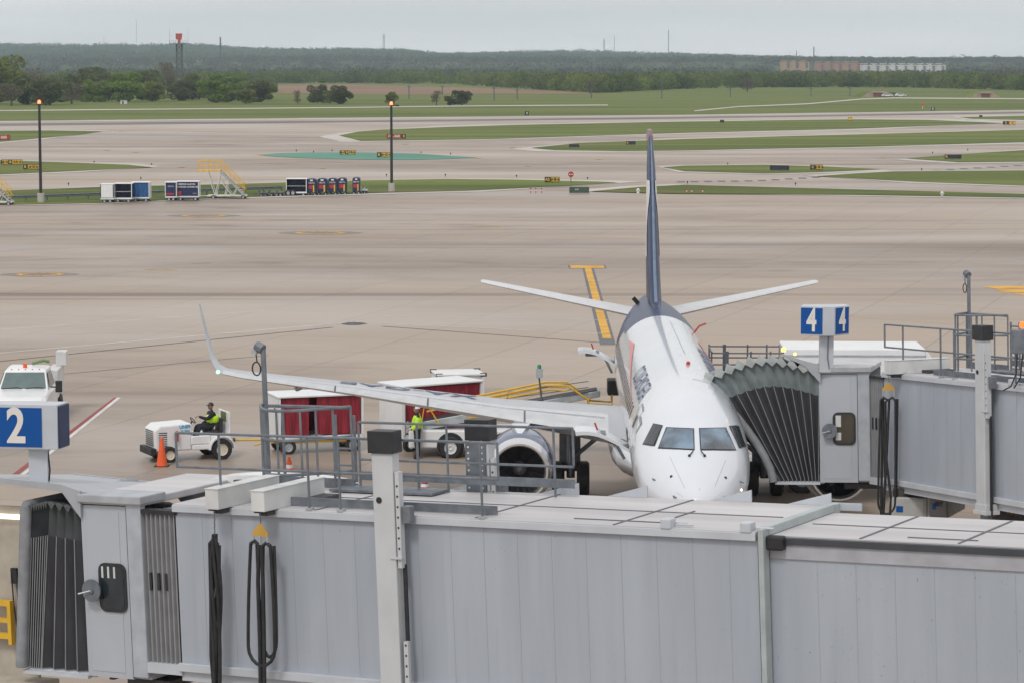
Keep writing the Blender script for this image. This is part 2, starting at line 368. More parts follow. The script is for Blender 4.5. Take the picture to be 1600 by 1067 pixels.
def foliage_mat(name, a, b, c, sc=.08):
    m = bpy.data.materials.new(name); m.use_nodes = True; n = m.node_tree; p = n.nodes['Principled BSDF']
    p.inputs['Roughness'].default_value = .9; p.inputs['Specular IOR Level'].default_value = .1
    g = n.nodes.new('ShaderNodeNewGeometry')
    col = node_mix(n, node_noise(n, g.outputs['Position'], sc, (1, 1, .6), .35, .65, 3), a, b)
    col = node_mix(n, node_noise(n, g.outputs['Position'], sc * 7, (1, 1, 1), .4, .7, 2), col, c)
    n.links.new(col, p.inputs['Base Color'])
    tr = n.nodes.new('ShaderNodeBsdfTranslucent'); mx = n.nodes.new('ShaderNodeMixShader'); mx.inputs[0].default_value = .42; n.links.new(col, tr.inputs[0])
    n.links.new(p.outputs[0], mx.inputs[1]); n.links.new(tr.outputs[0], mx.inputs[2]); n.links.new(mx.outputs[0], n.nodes['Material Output'].inputs['Surface']); return m
F_green = foliage_mat('green foliage', (.12, .20, .03, 1), (.25, .36, .06, 1), (.13, .17, .045, 1), .12)
F_dark = foliage_mat('dark foliage', (.08, .11, .04, 1), (.17, .20, .075, 1), (.12, .115, .06, 1), .12)
F_olive = foliage_mat('olive foliage', (.16, .21, .05, 1), (.29, .34, .08, 1), (.15, .16, .06, 1), .12)
F_bare = foliage_mat('bare twigs', (.16, .13, .10, 1), (.25, .21, .17, 1), (.12, .12, .06, 1), .12)
F_wood = foliage_mat('wood foliage', (.045, .085, .018, 1), (.21, .28, .05, 1), (.11, .10, .055, 1), .05)
F_grey = foliage_mat('grey brown wood', (.085, .075, .075, 1), (.17, .145, .135, 1), (.05, .075, .035, 1), .02)
F_hill = foliage_mat('hill scrub', (.045, .08, .04, 1), (.10, .14, .06, 1), (.14, .14, .08, 1), .004)
bark = mat('bark', (.07, .055, .04), .9, var=.2)
def leafquads(vs, fs, c, rx, rz, n, s, rnd):
    for _ in range(n):
        while 1:
            d = Vector((rnd.uniform(-1, 1), rnd.uniform(-1, 1), rnd.uniform(-1, 1)))
            if .2 < d.length < 1: break
        d = d.normalized() * (d.length ** .45)
        p = Vector(c) + Vector((d.x * rx, d.y * rx, d.z * rz))
        a = Vector((rnd.gauss(0, 1), rnd.gauss(0, 1), rnd.gauss(0, 1))).normalized(); b = a.cross(Vector((rnd.gauss(0, 1), rnd.gauss(0, 1), rnd.gauss(0, 1)))).normalized()
        q = s * rnd.uniform(.6, 1.4); o = len(vs)
        vs += [p + a * q, p + b * q * .8, p - a * q, p - b * q * .8]; fs.append((o, o + 1, o + 2, o + 3))
rnd = random.Random(3)
def front_y(u):
    pts = [(-200, 148), (0, 146), (430, 131), (530, 130.5), (700, 132), (935, 146), (1060, 139.5), (1200, 137), (1400, 137), (1600, 142), (1900, 147)]
    for a, b in zip(pts, pts[1:]):
        if a[0] <= u <= b[0]: return a[1] + (b[1] - a[1]) * (u - a[0]) / (b[0] - a[0])
    return 140
vs, fs = [], []
for _ in range(1500):
    u = rnd.uniform(-60, 1660); D0 = G(u, front_y(u)).y; D = D0 + abs(rnd.gauss(0, 1)) * 260 + rnd.uniform(3, 12)
    if _ < 420: D = D0 + rnd.uniform(2, 25)
    X = (u - 800) / F * D; h = rnd.uniform(5, 9) * (1 + .25 * noise.noise((u * .02, 3, 0)))
    leafquads(vs, fs, (X, D, h * .5), rnd.uniform(3, 5.5), h * .52, 115, .55, rnd)
mb = MB(); mb.raw(vs, fs); tag(mb.build('woodland', F_wood), 'mixed green woodland massed along the far side of the airfield', 'woodland', kind='stuff')
vs, fs = [], []
for _ in range(2600):
    u = rnd.uniform(-60, 1660); D = 1850 + 2500 * rnd.random() ** .8; X = (u - 800) / F * D; h = rnd.uniform(6, 10)
    if 1205 < u < 1480: h = min(h, 6.5)
    if D > 2800 and 1205 < u < 1480 and D < 3400: continue
    leafquads(vs, fs, (X, D, hz(X, D) + h * .45), rnd.uniform(5, 10), h * .6, 42, 1.0, rnd)
mb = MB(); mb.raw(vs, fs); tag(mb.build('bare_woodland', F_grey), 'grey brown leafless woodland between the green trees and the hills', 'woodland', kind='stuff')
vs, fs = [], []
for _ in range(6500):
    u = rnd.uniform(-60, 1660); D = 4300 + 2300 * rnd.random(); X = (u - 800) / F * D; h = rnd.uniform(5, 11)
    if D > 6300: h *= 1.3
    leafquads(vs, fs, (X, D, hz(X, D) + h * .3), rnd.uniform(7, 18), h * .6, 22, 1.7, rnd)
mb = MB(); mb.raw(vs, fs); tag(mb.build('hill_woodland', F_hill), 'dark blue-green scrub woodland covering the distant hills', 'woodland', kind='stuff')

# individual trees
def crown_mesh(seed, kind):
    r = random.Random(seed); vs, fs = [], []
    if kind == 'bare': lobes, n, s = 9, 110, .16
    else: lobes, n, s = 20, 240, .21
    for k in range(lobes):
        a = r.uniform(0, 6.28); q = r.uniform(0, .62); z = r.uniform(.12 if kind != 'bare' else .22, .84)
        w = .36 * math.sqrt(max(.1, 1 - (2 * (z - .5)) ** 2)) + .08
        leafquads(vs, fs, (math.cos(a) * q, math.sin(a) * q, z * 1.6), r.uniform(.2, .42), r.uniform(.16, .32), n, s * .24, r)
    return vs, fs
CR = {}
def tree(u, ybase, ytop, wpx, kind, label, group='trees in front of the woodland', seed=0):
    b = G(u, ybase); s = b.y / F; h = (ybase - ytop) * s; w = wpx * s / 2
    D = b.y
    ztop = H + (100 - ytop) * s
    e = empty('tree', (b.x, b.y, 0), seed * 1.3, label, 'tree', group)
    key = (kind, seed % 4)
    if key not in CR:
        vs, fs = crown_mesh(seed % 4 + 10, kind); mb = MB(); mb.raw(vs, fs)
        m = {'green': F_green, 'dark': F_dark, 'olive': F_olive, 'bare': F_bare}[kind]
        c = mb.build('crown', m, e); CR[key] = c.data
        t = MB(); rr = random.Random(seed)
        t.tube([(0, 0, -.1), (.01, 0, .3), (.02, .01, .7), (0, 0, 1.15)], .03, 7, radii=[.055, .04, .03, .012])
        for k in range(7):
            a = rr.uniform(0, 6.28); z0 = rr.uniform(.25, .75); l = rr.uniform(.35, .65)
            t.tube([(0, 0, z0), (math.cos(a) * l * .5, math.sin(a) * l * .5, z0 + .3), (math.cos(a) * l, math.sin(a) * l, z0 + .65)], .01, 5, radii=[.024, .014, .005])
        tk = t.build('trunk', bark, e); CR[('t',) + key] = tk.data
    else:
        c = bpy.data.objects.new('crown', CR[key]); COL.objects.link(c); c.parent = e
        tk = bpy.data.objects.new('trunk', CR[('t',) + key]); COL.objects.link(tk); tk.parent = e
    e.scale = (w / .85, w / .85, h / 1.62)
tl = [(-8, 163, 84, 90, 'olive', 'tall olive tree rising at the left edge of the woodland'),
 (18, 166, 128, 60, 'bare', 'pale leafless bush below the tall olive tree at the left edge'),
 (42, 164, 118, 62, 'dark', 'dark tree just left of the left lighting pole'),
 (78, 165, 116, 66, 'dark', 'brown-green tree directly behind the lamp of the left lighting pole'),
 (112, 163, 120, 56, 'bare', 'brown half-leafless tree right of the left lighting pole'),
 (147, 160, 122, 50, 'green', 'green round tree between the brown tree and the white hut'),
 (194, 160, 113, 78, 'green', 'broad green tree behind the small white hut'),
 (140, 156, 116, 60, 'bare', 'brown crown peeping over the round tree left of the white hut'),
 (238, 159, 126, 50, 'olive', 'low olive tree between the broad tree and the radar tower'),
 (262, 150, 94, 50, 'bare', 'tall pale brown tree directly left of the radar tower'),
 (284, 158, 124, 50, 'dark', 'dark tree below the radar tower'),
 (312, 156, 123, 44, 'olive', 'light green tree just right of the radar tower foot'),
 (338, 161, 123, 56, 'green', 'bright rounded green bush in the middle of the left tree row'),
 (372, 158, 126, 50, 'green', 'green bush between the bright bush and the dark tree'),
 (402, 160, 124, 56, 'dark', 'dark tree ending the left tree row by the meadow'),
 (384, 163, 136, 40, 'olive', 'small olive bush in front of the dark end tree'),
 (465, 164, 134, 18, 'bare', 'thin leafless tree alone in the meadow'),
 (497, 161, 130, 38, 'dark', 'dark rounded tree left of the meadow pair'),
 (532, 163, 133, 42, 'dark', 'dark spreading tree right of the meadow pair'),
 (516, 162, 138, 30, 'olive', 'small olive tree between the two dark meadow trees'),
 (612, 164, 143, 22, 'olive', 'small bright green tree behind the right pole lamp'),
 (682, 165, 141, 28, 'bare', 'brown bush left of the dark bush in the far meadow'),
 (703, 165, 150, 22, 'dark', 'tiny dark bush between two bushes in the far meadow'),
 (722, 165, 138, 36, 'dark', 'dark round bush on the right of the far meadow group'),
 (216, 150, 108, 60, 'dark', 'dark crown behind the broad green tree'),
 (60, 150, 108, 90, 'bare', 'wide brown crown behind the dark left trees'),
 (150, 148, 104, 80, 'dark', 'dark wide crown at the back of the left tree row'),
 (355, 146, 110, 70, 'green', 'green crown behind the bright rounded bush'),
 (1168, 144, 116, 30, 'bare', 'tall bare tree at the foot of the woodland right of the tail fin'),
 (922, 147, 122, 26, 'bare', 'grey bare tree at the end of the brown field')]
tl += [(96, 160, 128, 54, 'green', 'green thicket between the dark tree and the brown tree on the left'), (170, 158, 130, 44, 'dark', 'dark thicket under the brown crown left of the white hut'),
 (222, 157, 128, 46, 'green', 'green thicket right of the white hut'), (300, 156, 112, 56, 'dark', 'tall dark crown behind the tree just right of the radar tower foot'), (420, 156, 130, 34, 'green', 'last small green tree at the right end of the left tree row'),
 (6, 158, 104, 70, 'green', 'green crown between the tall olive tree and the pale bush'), (355, 160, 138, 40, 'olive', 'low olive bush in front of the bright rounded bush'), (128, 158, 112, 60, 'dark', 'dark crown behind the brown half-leafless tree')]
for i, t in enumerate(tl): tree(*t[:5], t[5], seed=i)

# ================================================================ FAR AIRFIELD THINGS
dkgrey = mat('dark sign back', (.03, .033, .05), .6, var=.2)
steel = mat('distant steel', (.10, .11, .125), .6, var=.2)
def sign(x0, x1, y0, y1, panels, label, group='airfield guidance signs'):
    b = G((x0 + x1) / 2, y1); s = b.y / F; w = (x1 - x0) * s; h = (y1 - y0) * s
    e = empty('airfield_sign', (b.x, b.y, 0), 0, label, 'sign', group)
    mb = MB(); mb.box((-w / 2, -.12, .18), (w / 2, .12, h)); mb.build('housing', dkgrey, e)
    for k in (-.4, 0, .4): lg = MB(); lg.box((w * k - .05, -.05, 0), (w * k + .05, .05, .18)); lg.build('leg', steel, e)
    for a, c, col, tx, tcol in panels:
        xa, xb = -w / 2 + w * a + .03, -w / 2 + w * c - .03
        pm = MB(); pm.box((xa, -.135, .24), (xb, -.123, h - .06)); f = pm.build('sign_face', col, e)
        if tx: text('lettering', tx, (h - .3) * .95, tcol, f, ((xa + xb) / 2, -.145, .18 + (h - .18) / 2), bold=.02)
sy, sb, sr = yellow, black, red
sign(-14, 16, 211.5, 220.5, [(0, 1, sr, '18L-36R', signw)], 'red runway sign reading L-36R at the left edge')
sign(604, 634, 210, 218.5, [(0, .78, sr, '18L-36R', signw), (.8, 1, sb, 'B', sy)], 'red runway sign reading 18L-36R beside the right lighting pole')
sign(2, 35, 250, 259.5, [(0.05, .35, sy, '\u2190A', sb), (.38, .5, sb, 'B', sy), (.52, 1, sy, '\u2197A\u2192', sb)], 'long yellow taxiway sign at the left edge, further back of two')
sign(36.5, 62, 257.5, 267, [(0, .25, sb, 'B', sy), (.28, 1, sy, '\u2190G\u2192', sb)], 'yellow taxiway sign touching the left lighting pole')
sign(531, 556, 235.5, 243.5, [(.05, .35, sy, '\u2190A', sb), (.38, .5, sb, 'B', sy), (.52, 1, sy, '\u2197A\u2192', sb)], 'yellow taxiway sign standing at the middle of the green painted island')
sign(589, 614, 238.5, 248, [(0, .25, sb, 'B', sy), (.28, .9, sy, '\u2190G\u2192', sb)], 'yellow taxiway sign touching the right lighting pole')
sign(820, 826.5, 174.5, 181.5, [(0, 1, sb, '4', signw)], 'black distance marker with a white 4 beyond the runway')
sign(889, 905, 226, 232, [], 'dark back of a sign on the grass left of the tail fin')
sign(978, 993, 221, 228, [(.02, .3, sb, 'A', sy)], 'dark sign with one small orange letter left of the tail fin')
sign(851, 874.5, 277, 287.5, [(0, .38, sb, 'A2', sy), (.4, 1, sy, '\u2190B\u2192', sb)], 'yellow and black taxiway sign beside the stop sign')
sign(1125, 1131.5, 188, 193, [], 'small black box sign right of the fin near the runway')
sign(1325, 1331.5, 184, 190, [(0, 1, yellow, None, None)], 'small orange sign alone beside the runway')
sign(1203, 1233, 259, 268.5, [], 'long dark panelled sign back on the grass wedge')
sign(1266, 1285.5, 258, 267.5, [(0, .38, sb, 'C', sy), (.4, 1, sy, '\u2190B\u2192', sb)], 'yellow taxiway sign right of the long dark sign back')
sign(1476, 1502, 242, 250.5, [(0, .2, sb, 'G', sy)], 'long dark sign with one orange letter at the right')
sign(1567, 1587, 190, 196.5, [(0, .45, sb, 'B', sy), (.47, 1, sy, '\u2192', sb)], 'yellow taxiway sign at the right edge near the runway')
sign(1530, 1535, 180.5, 184.5, [], 'tiny black box sign on the far right grass')
sign(1455, 1460.5, 168.5, 174, [(.3, .6, signw, None, None)], 'small black and white marker beyond the runway')
# stop sign
b = G(892, 288); e = empty('stop_sign', b, 0, 'round red stop sign on a thin post by the apron edge', 'sign')
mb = MB(); mb.tube([(0, 0, 0), (0, 0, 1.2)], .04, 6); mb.build('post', steel, e)
mb = MB(); mb.prism([(.33 * math.cos(R(22.5 + 45 * k)), 0, 1.05 + .33 * math.sin(R(22.5 + 45 * k))) for k in range(8)], (0, .03, 0)); mb.build('sign_face', red, e)
mb = MB(); mb.box((-.22, -.012, 1.0), (.22, -.004, 1.1)); mb.build('lettering', signw, e)
# green cabinet
grn = mat('cabinet green', (.05, .085, .06), .6)
b = G(905, 303); e = empty('electrical_cabinet', b, 0, 'green electrical cabinet at the far apron edge', 'cabinet')
mb = MB(); mb.box((-1, -.4, .08), (1, .5, .68)); mb.build('housing', grn, e, bevel=.03)
mb = MB(); mb.box((-1.05, -.45, 0), (1.05, .55, .08)); mb.build('base', M_shoulder, e)
mb = MB(); mb.box((-.4, -.415, .38), (-.3, -.405, .5)); mb.box((-.2, -.415, .38), (-.1, -.405, .5)); mb.build('notice', signw, e)
# small edge marker posts at the apron edge
mk = [(828, 300), (837, 300), (846, 300), (1480, 305), (1490, 305), (1498, 304)]
for x, y, w_ in ((829, 302, 'left one of three left of the green cabinet'), (837, 302, 'middle one of three left of the green cabinet'), (846, 302, 'right one of three left of the green cabinet'), (1073, 303, 'left one of three right of the tail fin'), (1081, 303, 'middle one of three right of the tail fin'), (1098, 303, 'right one of three right of the tail fin')):
    b = G(x, y); t = empty('marker_post', b, 0, 'red and white marker post, ' + w_, 'marker', 'marker posts along the apron edge')
    m_ = MB(); m_.tube([(0, 0, 0), (0, 0, .5)], .06, 6); m_.build('post', red, t)
    m_ = MB(); m_.tube([(0, 0, .18), (0, 0, .32)], .066, 6); m_.build('band', signw, t)
b = G(1530, 304); 
# hydrants
for x, y, l in ((997, 303, 'white hydrant on the grass left of the tail fin foot'), (1472, 308, 'white hydrant on the far right grass edge')):
    t = empty('hydrant', G(x, y), 0, l, 'hydrant'); m_ = MB(); m_.lathe([(0, 0), (.16, 0), (.13, .1), (.13, .35), (.17, .4), (.1, .5), (0, .55)], n=10); m_.build('barrel', signw, t, True)
    m_ = MB(); m_.tube([(-.2, 0, .3), (.2, 0, .3)], .06, 8); m_.build('nozzle', signw, t)
# taxiway edge lights
for x, y, w_ in [(147, 256, 'on the left grass wedge behind the advertising cart'), (237, 259.8, 'at the tip of the left grass wedge'), (107, 291, 'on the taxiway edge right of the left lighting pole'), (220, 282, 'alone on the taxiway above the blue tarpaulin cart'), (604, 277, 'just left of the right lighting pole'), (696, 277, 'alone on the taxiway edge right of the right lighting pole'), (807, 278.5, 'left of the sign by the stop sign'), (918, 282, 'right of the stop sign'), (463, 238, 'at the left upper edge of the green island'), (519, 238, 'just left of the green island sign'), (1137, 259, 'left of the long dark sign back'), (1243, 290.7, 'on the near grass strip below the long dark sign back'), (1440, 268, 'above the right grass wedge'), (1457, 241.5, 'left of the long dark sign with one orange letter'), (1512, 236.5, 'above the long dark sign with one orange letter'), (1074, 288.5, 'just right of the tail fin by the grass strip'), (490, 240, 'in the left middle of the green island'), (658, 241, 'on the green island right of the lighting pole'), (704, 243, 'near the right tip of the green island')]:
    t = empty('edge_light', G(x, y), 0, 'small dark edge light ' + w_, 'light', 'taxiway edge lights'); m_ = MB(); m_.tube([(0, 0, 0), (0, 0, .2)], .03, 6); m_.lathe([(0, .36), (.08, .33), (.1, .22), (.03, .18)], n=8); m_.build('fixture', dkgrey, t)
# lighting poles
redl = mat('red beacon', (.9, .08, .03), .4, emit=(1, .12, .04), estr=6)
for x, yb, yt, l in ((64, 318, 163, 'tall black lighting pole with a red beacon on the left'), (612, 301, 165, 'tall black pole with a red beacon behind the parked containers')):
    b = G(x, yb); s = b.y / F; h = (yb - yt) * s; e = empty('lighting_pole', b, 0, l, 'pole')
    mb = MB(); mb.tube([(0, 0, .7), (0, 0, h)], .14, 10, radii=[.15, .12]); mb.build('pole', black, e, True)
    mb = MB(); mb.lathe([(0, 0), (.34, 0), (.34, .95), (0, .95)], n=12); mb.build('base', M_shoulder, e, True)
    mb = MB(); mb.box((-.15, -.1, h - .1), (.75, .1, h)); mb.box((.5, -.15, h - .16), (.8, .15, h - .08)); mb.build('arm', black, e)
    mb = MB(); mb.lathe([(0, h), (.15, h), (.15, h + .22), (.08, h + .32), (0, h + .34)], n=12); mb.build('beacon', redl, e, True)
# guard rail
p0, p1 = G(-60, 321), G(440, 302); e = empty('guard_rail', p0, 0, 'long grey steel guard rail along the far apron edge', 'guard rail')
d = p1 - p0; mb = MB(); n = 30
prof = [(0, .45), (.06, .5), (0, .56), (0, .6), (.06, .66), (0, .72)]
a = d.normalized(); nn = Vector((a.y, -a.x, 0))
for (o1, z1), (o2, z2) in zip(prof, prof[1:]): mb.face([nn * o1 + Vector((0, 0, z1)), d + nn * o1 + Vector((0, 0, z1)), d + nn * o2 + Vector((0, 0, z2)), nn * o2 + Vector((0, 0, z2))])
mb.build('rail', galv, e)
for k in range(17):
    q = d * (k / 16); mb = MB(); mb.box((q.x - .07, q.y + .05, 0), (q.x + .07, q.y + .2, .68)); mb.build('post', galv, e)

def wheel(parent, c, r, w, rim=galvL, name='wheel'):
    o = MB(); o.lathe([(r * .55, -w / 2), (r * .9, -w / 2), (r, -w * .32), (r, w * .32), (r * .9, w / 2), (r * .55, w / 2)], c, 'y', 20); t = o.build(name, dark, parent, True)
    o = MB(); o.lathe([(0, -w * .3), (r * .2, -w * .42), (r * .25, -w * .3), (r * .5, -w * .33), (r * .56, -w * .5), (r * .56, w * .5), (r * .5, w * .33), (0, w * .3)], c, 'y', 16); o.build('rim', rim, t, True)
    return t
# -- baggage carts (generic): local x = length, y- side faces camera
def bag_cart(loc, rz, Lc, Wc, Hc, side, label, style, group=None, wr=.2, end=None):
    e = empty('baggage_cart', loc, rz, label, 'baggage cart', group); z0 = wr * 2 + .08
    m = MB(); m.box((0, 0, z0 - .14), (Lc, Wc, z0)); m.build('deck', white, e, bevel=.015)
    m = MB(); m.box((-.04, -.06, Hc - .07), (Lc + .04, Wc + .06, Hc)); m.build('roof', white, e, bevel=.02)
    for q, x in (('a', 0), ('b', Lc - .05)):
        m = MB(); m.box((x, 0, z0), (x + .05, Wc, Hc - .07)); m.build('end_panel', end or white, e)
    m = MB(); m.box((.05, Wc * .92, z0), (Lc - .05, Wc * .92 + .03, Hc - .07)); m.build('back_panel', side, e)
    for x in (0.0, Lc - .07) if style != 'two' else (0.0, Lc * .5 - .03, Lc - .07):
        m = MB(); m.box((x, -.03, z0), (x + .07, .04, Hc - .07)); m.build('corner_post', white, e)
    def curtain(x0, x1, gap=0):
        m = MB(); n = max(6, int((x1 - x0) * 9)); za, zb = z0 + .04, Hc - .1; vs = []; fs = []
        for i in range(n + 1):
            x = x0 + (x1 - x0) * i / n; dy = .03 + .035 * math.sin(i * 1.9)
            for k in range(5):
                t = k / 4; vs.append((x + gap * math.sin(t * math.pi) * (i / n), dy * (.4 + t) + .02, zb + (za - zb) * t))
        for i in range(n):
            for k in range(4): fs.append((i * 5 + k, i * 5 + k + 1, i * 5 + 5 + k + 1, i * 5 + 5 + k))
        m.raw(vs, fs); m.build('curtain', side, e, True)
    if style == 'curtain': curtain(.12, Lc * .36); curtain(Lc * .45, Lc - .1)
    elif style == 'full': curtain(.08, Lc - .08)
    elif style == 'open':
        m = MB(); m.box((.05, .1, z0 + .55), (Lc - .05, Wc * .9, z0 + .6)); m.build('shelf', galvL, e)
    elif style == 'panel':
        m = MB(); m.box((.06, -.01, z0), (Lc - .06, .02, Hc - .07)); m.build('side_panel', side, e)
    elif style == 'two':
        m = MB(); m.box((.08, -.01, z0), (Lc * .47, .03, Hc - .07)); m.build('side_panel', white, e)
        curtain(Lc * .55, Lc - .08)
    for x in (.35, Lc - .35):
        for y in (.12, Wc - .12): wheel(e, (x, y, wr), wr, .14)
    m = MB(); m.tube([(0, Wc / 2, z0 - .2), (-.65, Wc / 2, .3)], .03, 6); m.box((.2, .1, z0 - .24), (Lc - .2, .2, z0 - .14)); m.box((.2, Wc - .2, z0 - .24), (Lc - .2, Wc - .1, z0 - .14)); m.build('tow_bar', yellow if wr > .22 else steel, e)
    return e
gA = 'baggage carts parked along the far guard rail'
b = G(157, 318); e = bag_cart(b, 0, 1.25, 1.5, 1.82, navyc, 'white boxed baggage cart, leftmost at the guard rail', 'panel', gA); e.children[0].name
m = MB(); m.box((.0, -.03, .52), (1.25, -.012, 1.75)); m.build('front_panel', white, e)
b = G(178, 317.6); bag_cart(b, 0, 1.72, 1.5, 1.86, navyc, 'open navy baggage cart with one shelf between a white and a blue cart', 'open', gA, end=navyc)
b = G(206, 316.5); bag_cart(b, 0, 1.68, 1.5, 1.92, tarp, 'baggage cart with bright blue tarpaulin sides, right of the open one', 'full', gA)
b = G(258, 315); e = bag_cart(b, 0, 1.12, 1.5, 1.85, navyc, 'narrow navy advertising cart left of the wider one', 'panel', gA)
text('lettering', 'DELTA', .19, signw, e, (.56, -.03, 1.42)); m = MB(); m.box((.1, -.03, .62), (.85, -.014, .78)); m.build('stripe', red, e)
b = G(276, 314.6); e = bag_cart(b, 0, 2.14, 1.5, 1.9, navyc, 'wide navy advertising cart lettered in white beside the yellow stairs', 'panel', gA)
text('lettering', 'KEEPING AUSTIN', .22, signw, e, (.95, -.03, 1.6), bold=.006); text('lettering', 'TRAVELERS CONNECTED', .19, signw, e, (1.05, -.03, 1.34), bold=.006)
text('lettering', 'DELTA', .12, signw, e, (1.75, -.03, .72)); m = MB(); m.box((.12, -.03, .6), (.45, -.014, .95)); m.build('stripe', red, e)
# navy dome containers on dollies
def dome_container(px0, px1, py, label):
    b = G(px0, py); w = (px1 - px0) / F * b.y; e = empty('baggage_container', b, 0, label, 'container', 'navy domed containers on the far apron')
    h = 1.72; pts = [(.02, 0, .3), (w - .02, 0, .3), (w - .02, 0, h - .14), (w * .85, 0, h - .04), (w * .5, 0, h), (w * .15, 0, h - .04), (.02, 0, h - .14)]
    m = MB(); m.prism(pts, (0, 1.5, 0)); m.build('shell', navyc, e, bevel=.02)
    m = MB(); m.box((w * .15, -.02, .7), (w * .62, -.004, 1.05)); m.build('red_patch', red, e)
    m = MB(); m.box((w * .66, -.04, .36), (w * .8, -.006, 1.06)); m.build('yellow_strap', yellow, e)
    text('lettering', 'DELTA', .2, signw, e, (w * .5, -.015, 1.27), bold=.004)
    m = MB(); m.box((w * .36, -.02, 1.46), (w * .66, -.004, 1.62)); m.build('label_plate', signw, e)
    for x in (.15, w - .15): wheel(e, (x, .15, .15), .15, .1); wheel(e, (x, 1.3, .15), .15, .1)
b = G(447, 307); e = bag_cart(b, 0, 2.05, 1.5, 1.75, navyc, 'open navy cart with two big wheels at the head of the domed containers', 'open', None, wr=.17, end=navyc)
for x in (.22, .68): wheel(e, (x, -.12, .32), .32, .12)
for (a, c), nm in zip(((479.5, 494), (495.5, 511), (512.5, 526.5), (527.5, 541.5), (550.5, 562.5)), ('leftmost', 'second from left', 'middle', 'second from right', 'rightmost')):
    dome_container(a, c, 306.6 - (a - 480) * .03, 'navy domed container with red patch and yellow strap, %s of five' % nm)
# dollies
def dolly(px0, px1, py, label, dk=steel):
    b = G(px0, py); w = (px1 - px0) / F * b.y; e = empty('dolly', b, 0, label, 'dolly', 'empty dollies')
    m = MB(); m.box((0, 0, .34), (w, 1.3, .46)); m.box((0, 0, .46), (.06, 1.3, .7)); m.box((w * .5, 0, .46), (w * .5 + .06, 1.3, .62)); m.build('deck', dk, e)
    m = MB(); m.tube([(0, .6, .38), (-.6, .6, .25)], .04, 6); m.build('tow_bar', dk, e)
    for x in (.25, w * .55, w - .25): wheel(e, (x, .1, .18), .18, .14); wheel(e, (x, 1.2, .18), .18, .14)
dolly(404, 418, 308.5, 'short black dolly at the left end of the container train')
dolly(420, 442, 308, 'longer black dolly just left of the open navy cart')
dolly(563, 574, 304, 'grey dolly at the right end of the domed containers', galvL)
# yellow boarding stairs
def boarding_stairs(b, label, L_=4.7):
    e = empty('boarding_stairs', b, 0, label, 'stairs', 'yellow boarding stairs')
    m = MB()
    dz = 2.7
    m.box((0, 0, dz), (2.2, 1.5, dz + .12)); m.build('platform', yellow, e)
    for y in (0, 1.5):
        m = MB(); m.tube([(2.2, y, dz), (L_ - .2, y, .35)], .07, 6); m.build('stringer', galvL, e)
        m = MB()
        for x in (0, .55, 1.1, 1.7, 2.2): m.tube([(x, y, dz), (x, y, dz + 1.05)], .03, 5)
        for z in (.55, 1.05): m.tube([(0, y, dz + z), (2.2, y, dz + z), (L_ - .1, y, .35 + z)], .03, 5)
        for k in range(1, 6): t = k / 5.5; m.tube([(2.2 + 2.4 * t, y, dz - (dz - .35) * t), (2.2 + 2.4 * t, y, dz - (dz - .35) * t + 1.05)], .025, 5)
        m.build('handrail', yellow, e)
        m = MB(); m.tube([(.9, y, dz), (1.7, y, .35)], .04, 5); m.tube([(2.2, y, dz), (1.7, y, .35)], .04, 5); m.tube([(2.2, y, 1.8), (3.4, y, .3)], .04, 5); m.tube([(3, y, 1.9), (2.6, y, .3)], .04, 5); m.tube([(3.8, y, 1.2), (3.4, y, .3)], .04, 5); m.build('brace', signw, e)
    m = MB()
    for k in range(11): t = (k + .5) / 11; m.box((2.2 + 2.4 * t - .12, .05, dz - (dz - .35) * t - .03), (2.2 + 2.4 * t + .12, 1.45, dz - (dz - .35) * t)); 
    m.build('steps', galvL, e)
    m = MB(); m.box((.9, .1, .28), (L_, 1.4, .4)); m.tube([(.9, .75, .3), (-.3, .75, .3)], .04, 6); m.build('chassis', signw, e)
    for x in (1.5, L_ - .3): wheel(e, (x, 0, .2), .2, .12); wheel(e, (x, 1.5, .2), .2, .12)
    return e
boarding_stairs(G(309, 312), 'yellow aircraft boarding stairs parked behind the guard rail beside the advertising carts')
boarding_stairs(G(-61, 322), 'yellow boarding stairs cut off by the left edge')
# radar tower
b = Vector(((283 - 800) / F * 1100, 1100, 0)); e = empty('radar_tower', b, 0, 'lattice radar tower with a red antenna rising over the trees', 'tower')
zt = H + 30 * 1100 / F
m = MB()
for sx in (-1.1, 1.1):
    for sy_ in (-1.1, 1.1): m.tube([(sx, sy_, 0), (sx, sy_, zt)], .16, 5)
n = 9
for k in range(n):
    z0, z1 = zt * k / n, zt * (k + 1) / n
    for y in (-1.1, 1.1): m.tube([(-1.1, y, z0), (1.1, y, z1)], .09, 4); m.tube([(1.1, y, z0), (-1.1, y, z1)], .09, 4); m.tube([(-1.1, y, z1), (1.1, y, z1)], .09, 4)
    for x in (-1.1, 1.1): m.tube([(x, -1.1, z0), (x, 1.1, z1)], .09, 4)
m.build('lattice', steel, e)
m = MB(); m.box((-3.6, -3, zt), (3.6, 3, zt + .3)); m.build('platform', steel, e)
m = MB()
for x in (-3.6, -1.8, 0, 1.8, 3.6): m.tube([(x, -3, zt), (x, -3, zt + 1.3)], .07, 4)
m.tube([(-3.6, -3, zt + 1.3), (3.6, -3, zt + 1.3)], .07, 4); m.tube([(-3.6, -3, zt + .7), (3.6, -3, zt + .7)], .06, 4)
m.tube([(-3.7, -1, zt), (-3.7, -1, zt + 6)], .05, 4); m.tube([(3.7, -1, zt), (3.7, -1, zt + 6)], .05, 4); m.build('railing', steel, e)
rr_ = mat('radar red', (.45, .07, .06), .6)
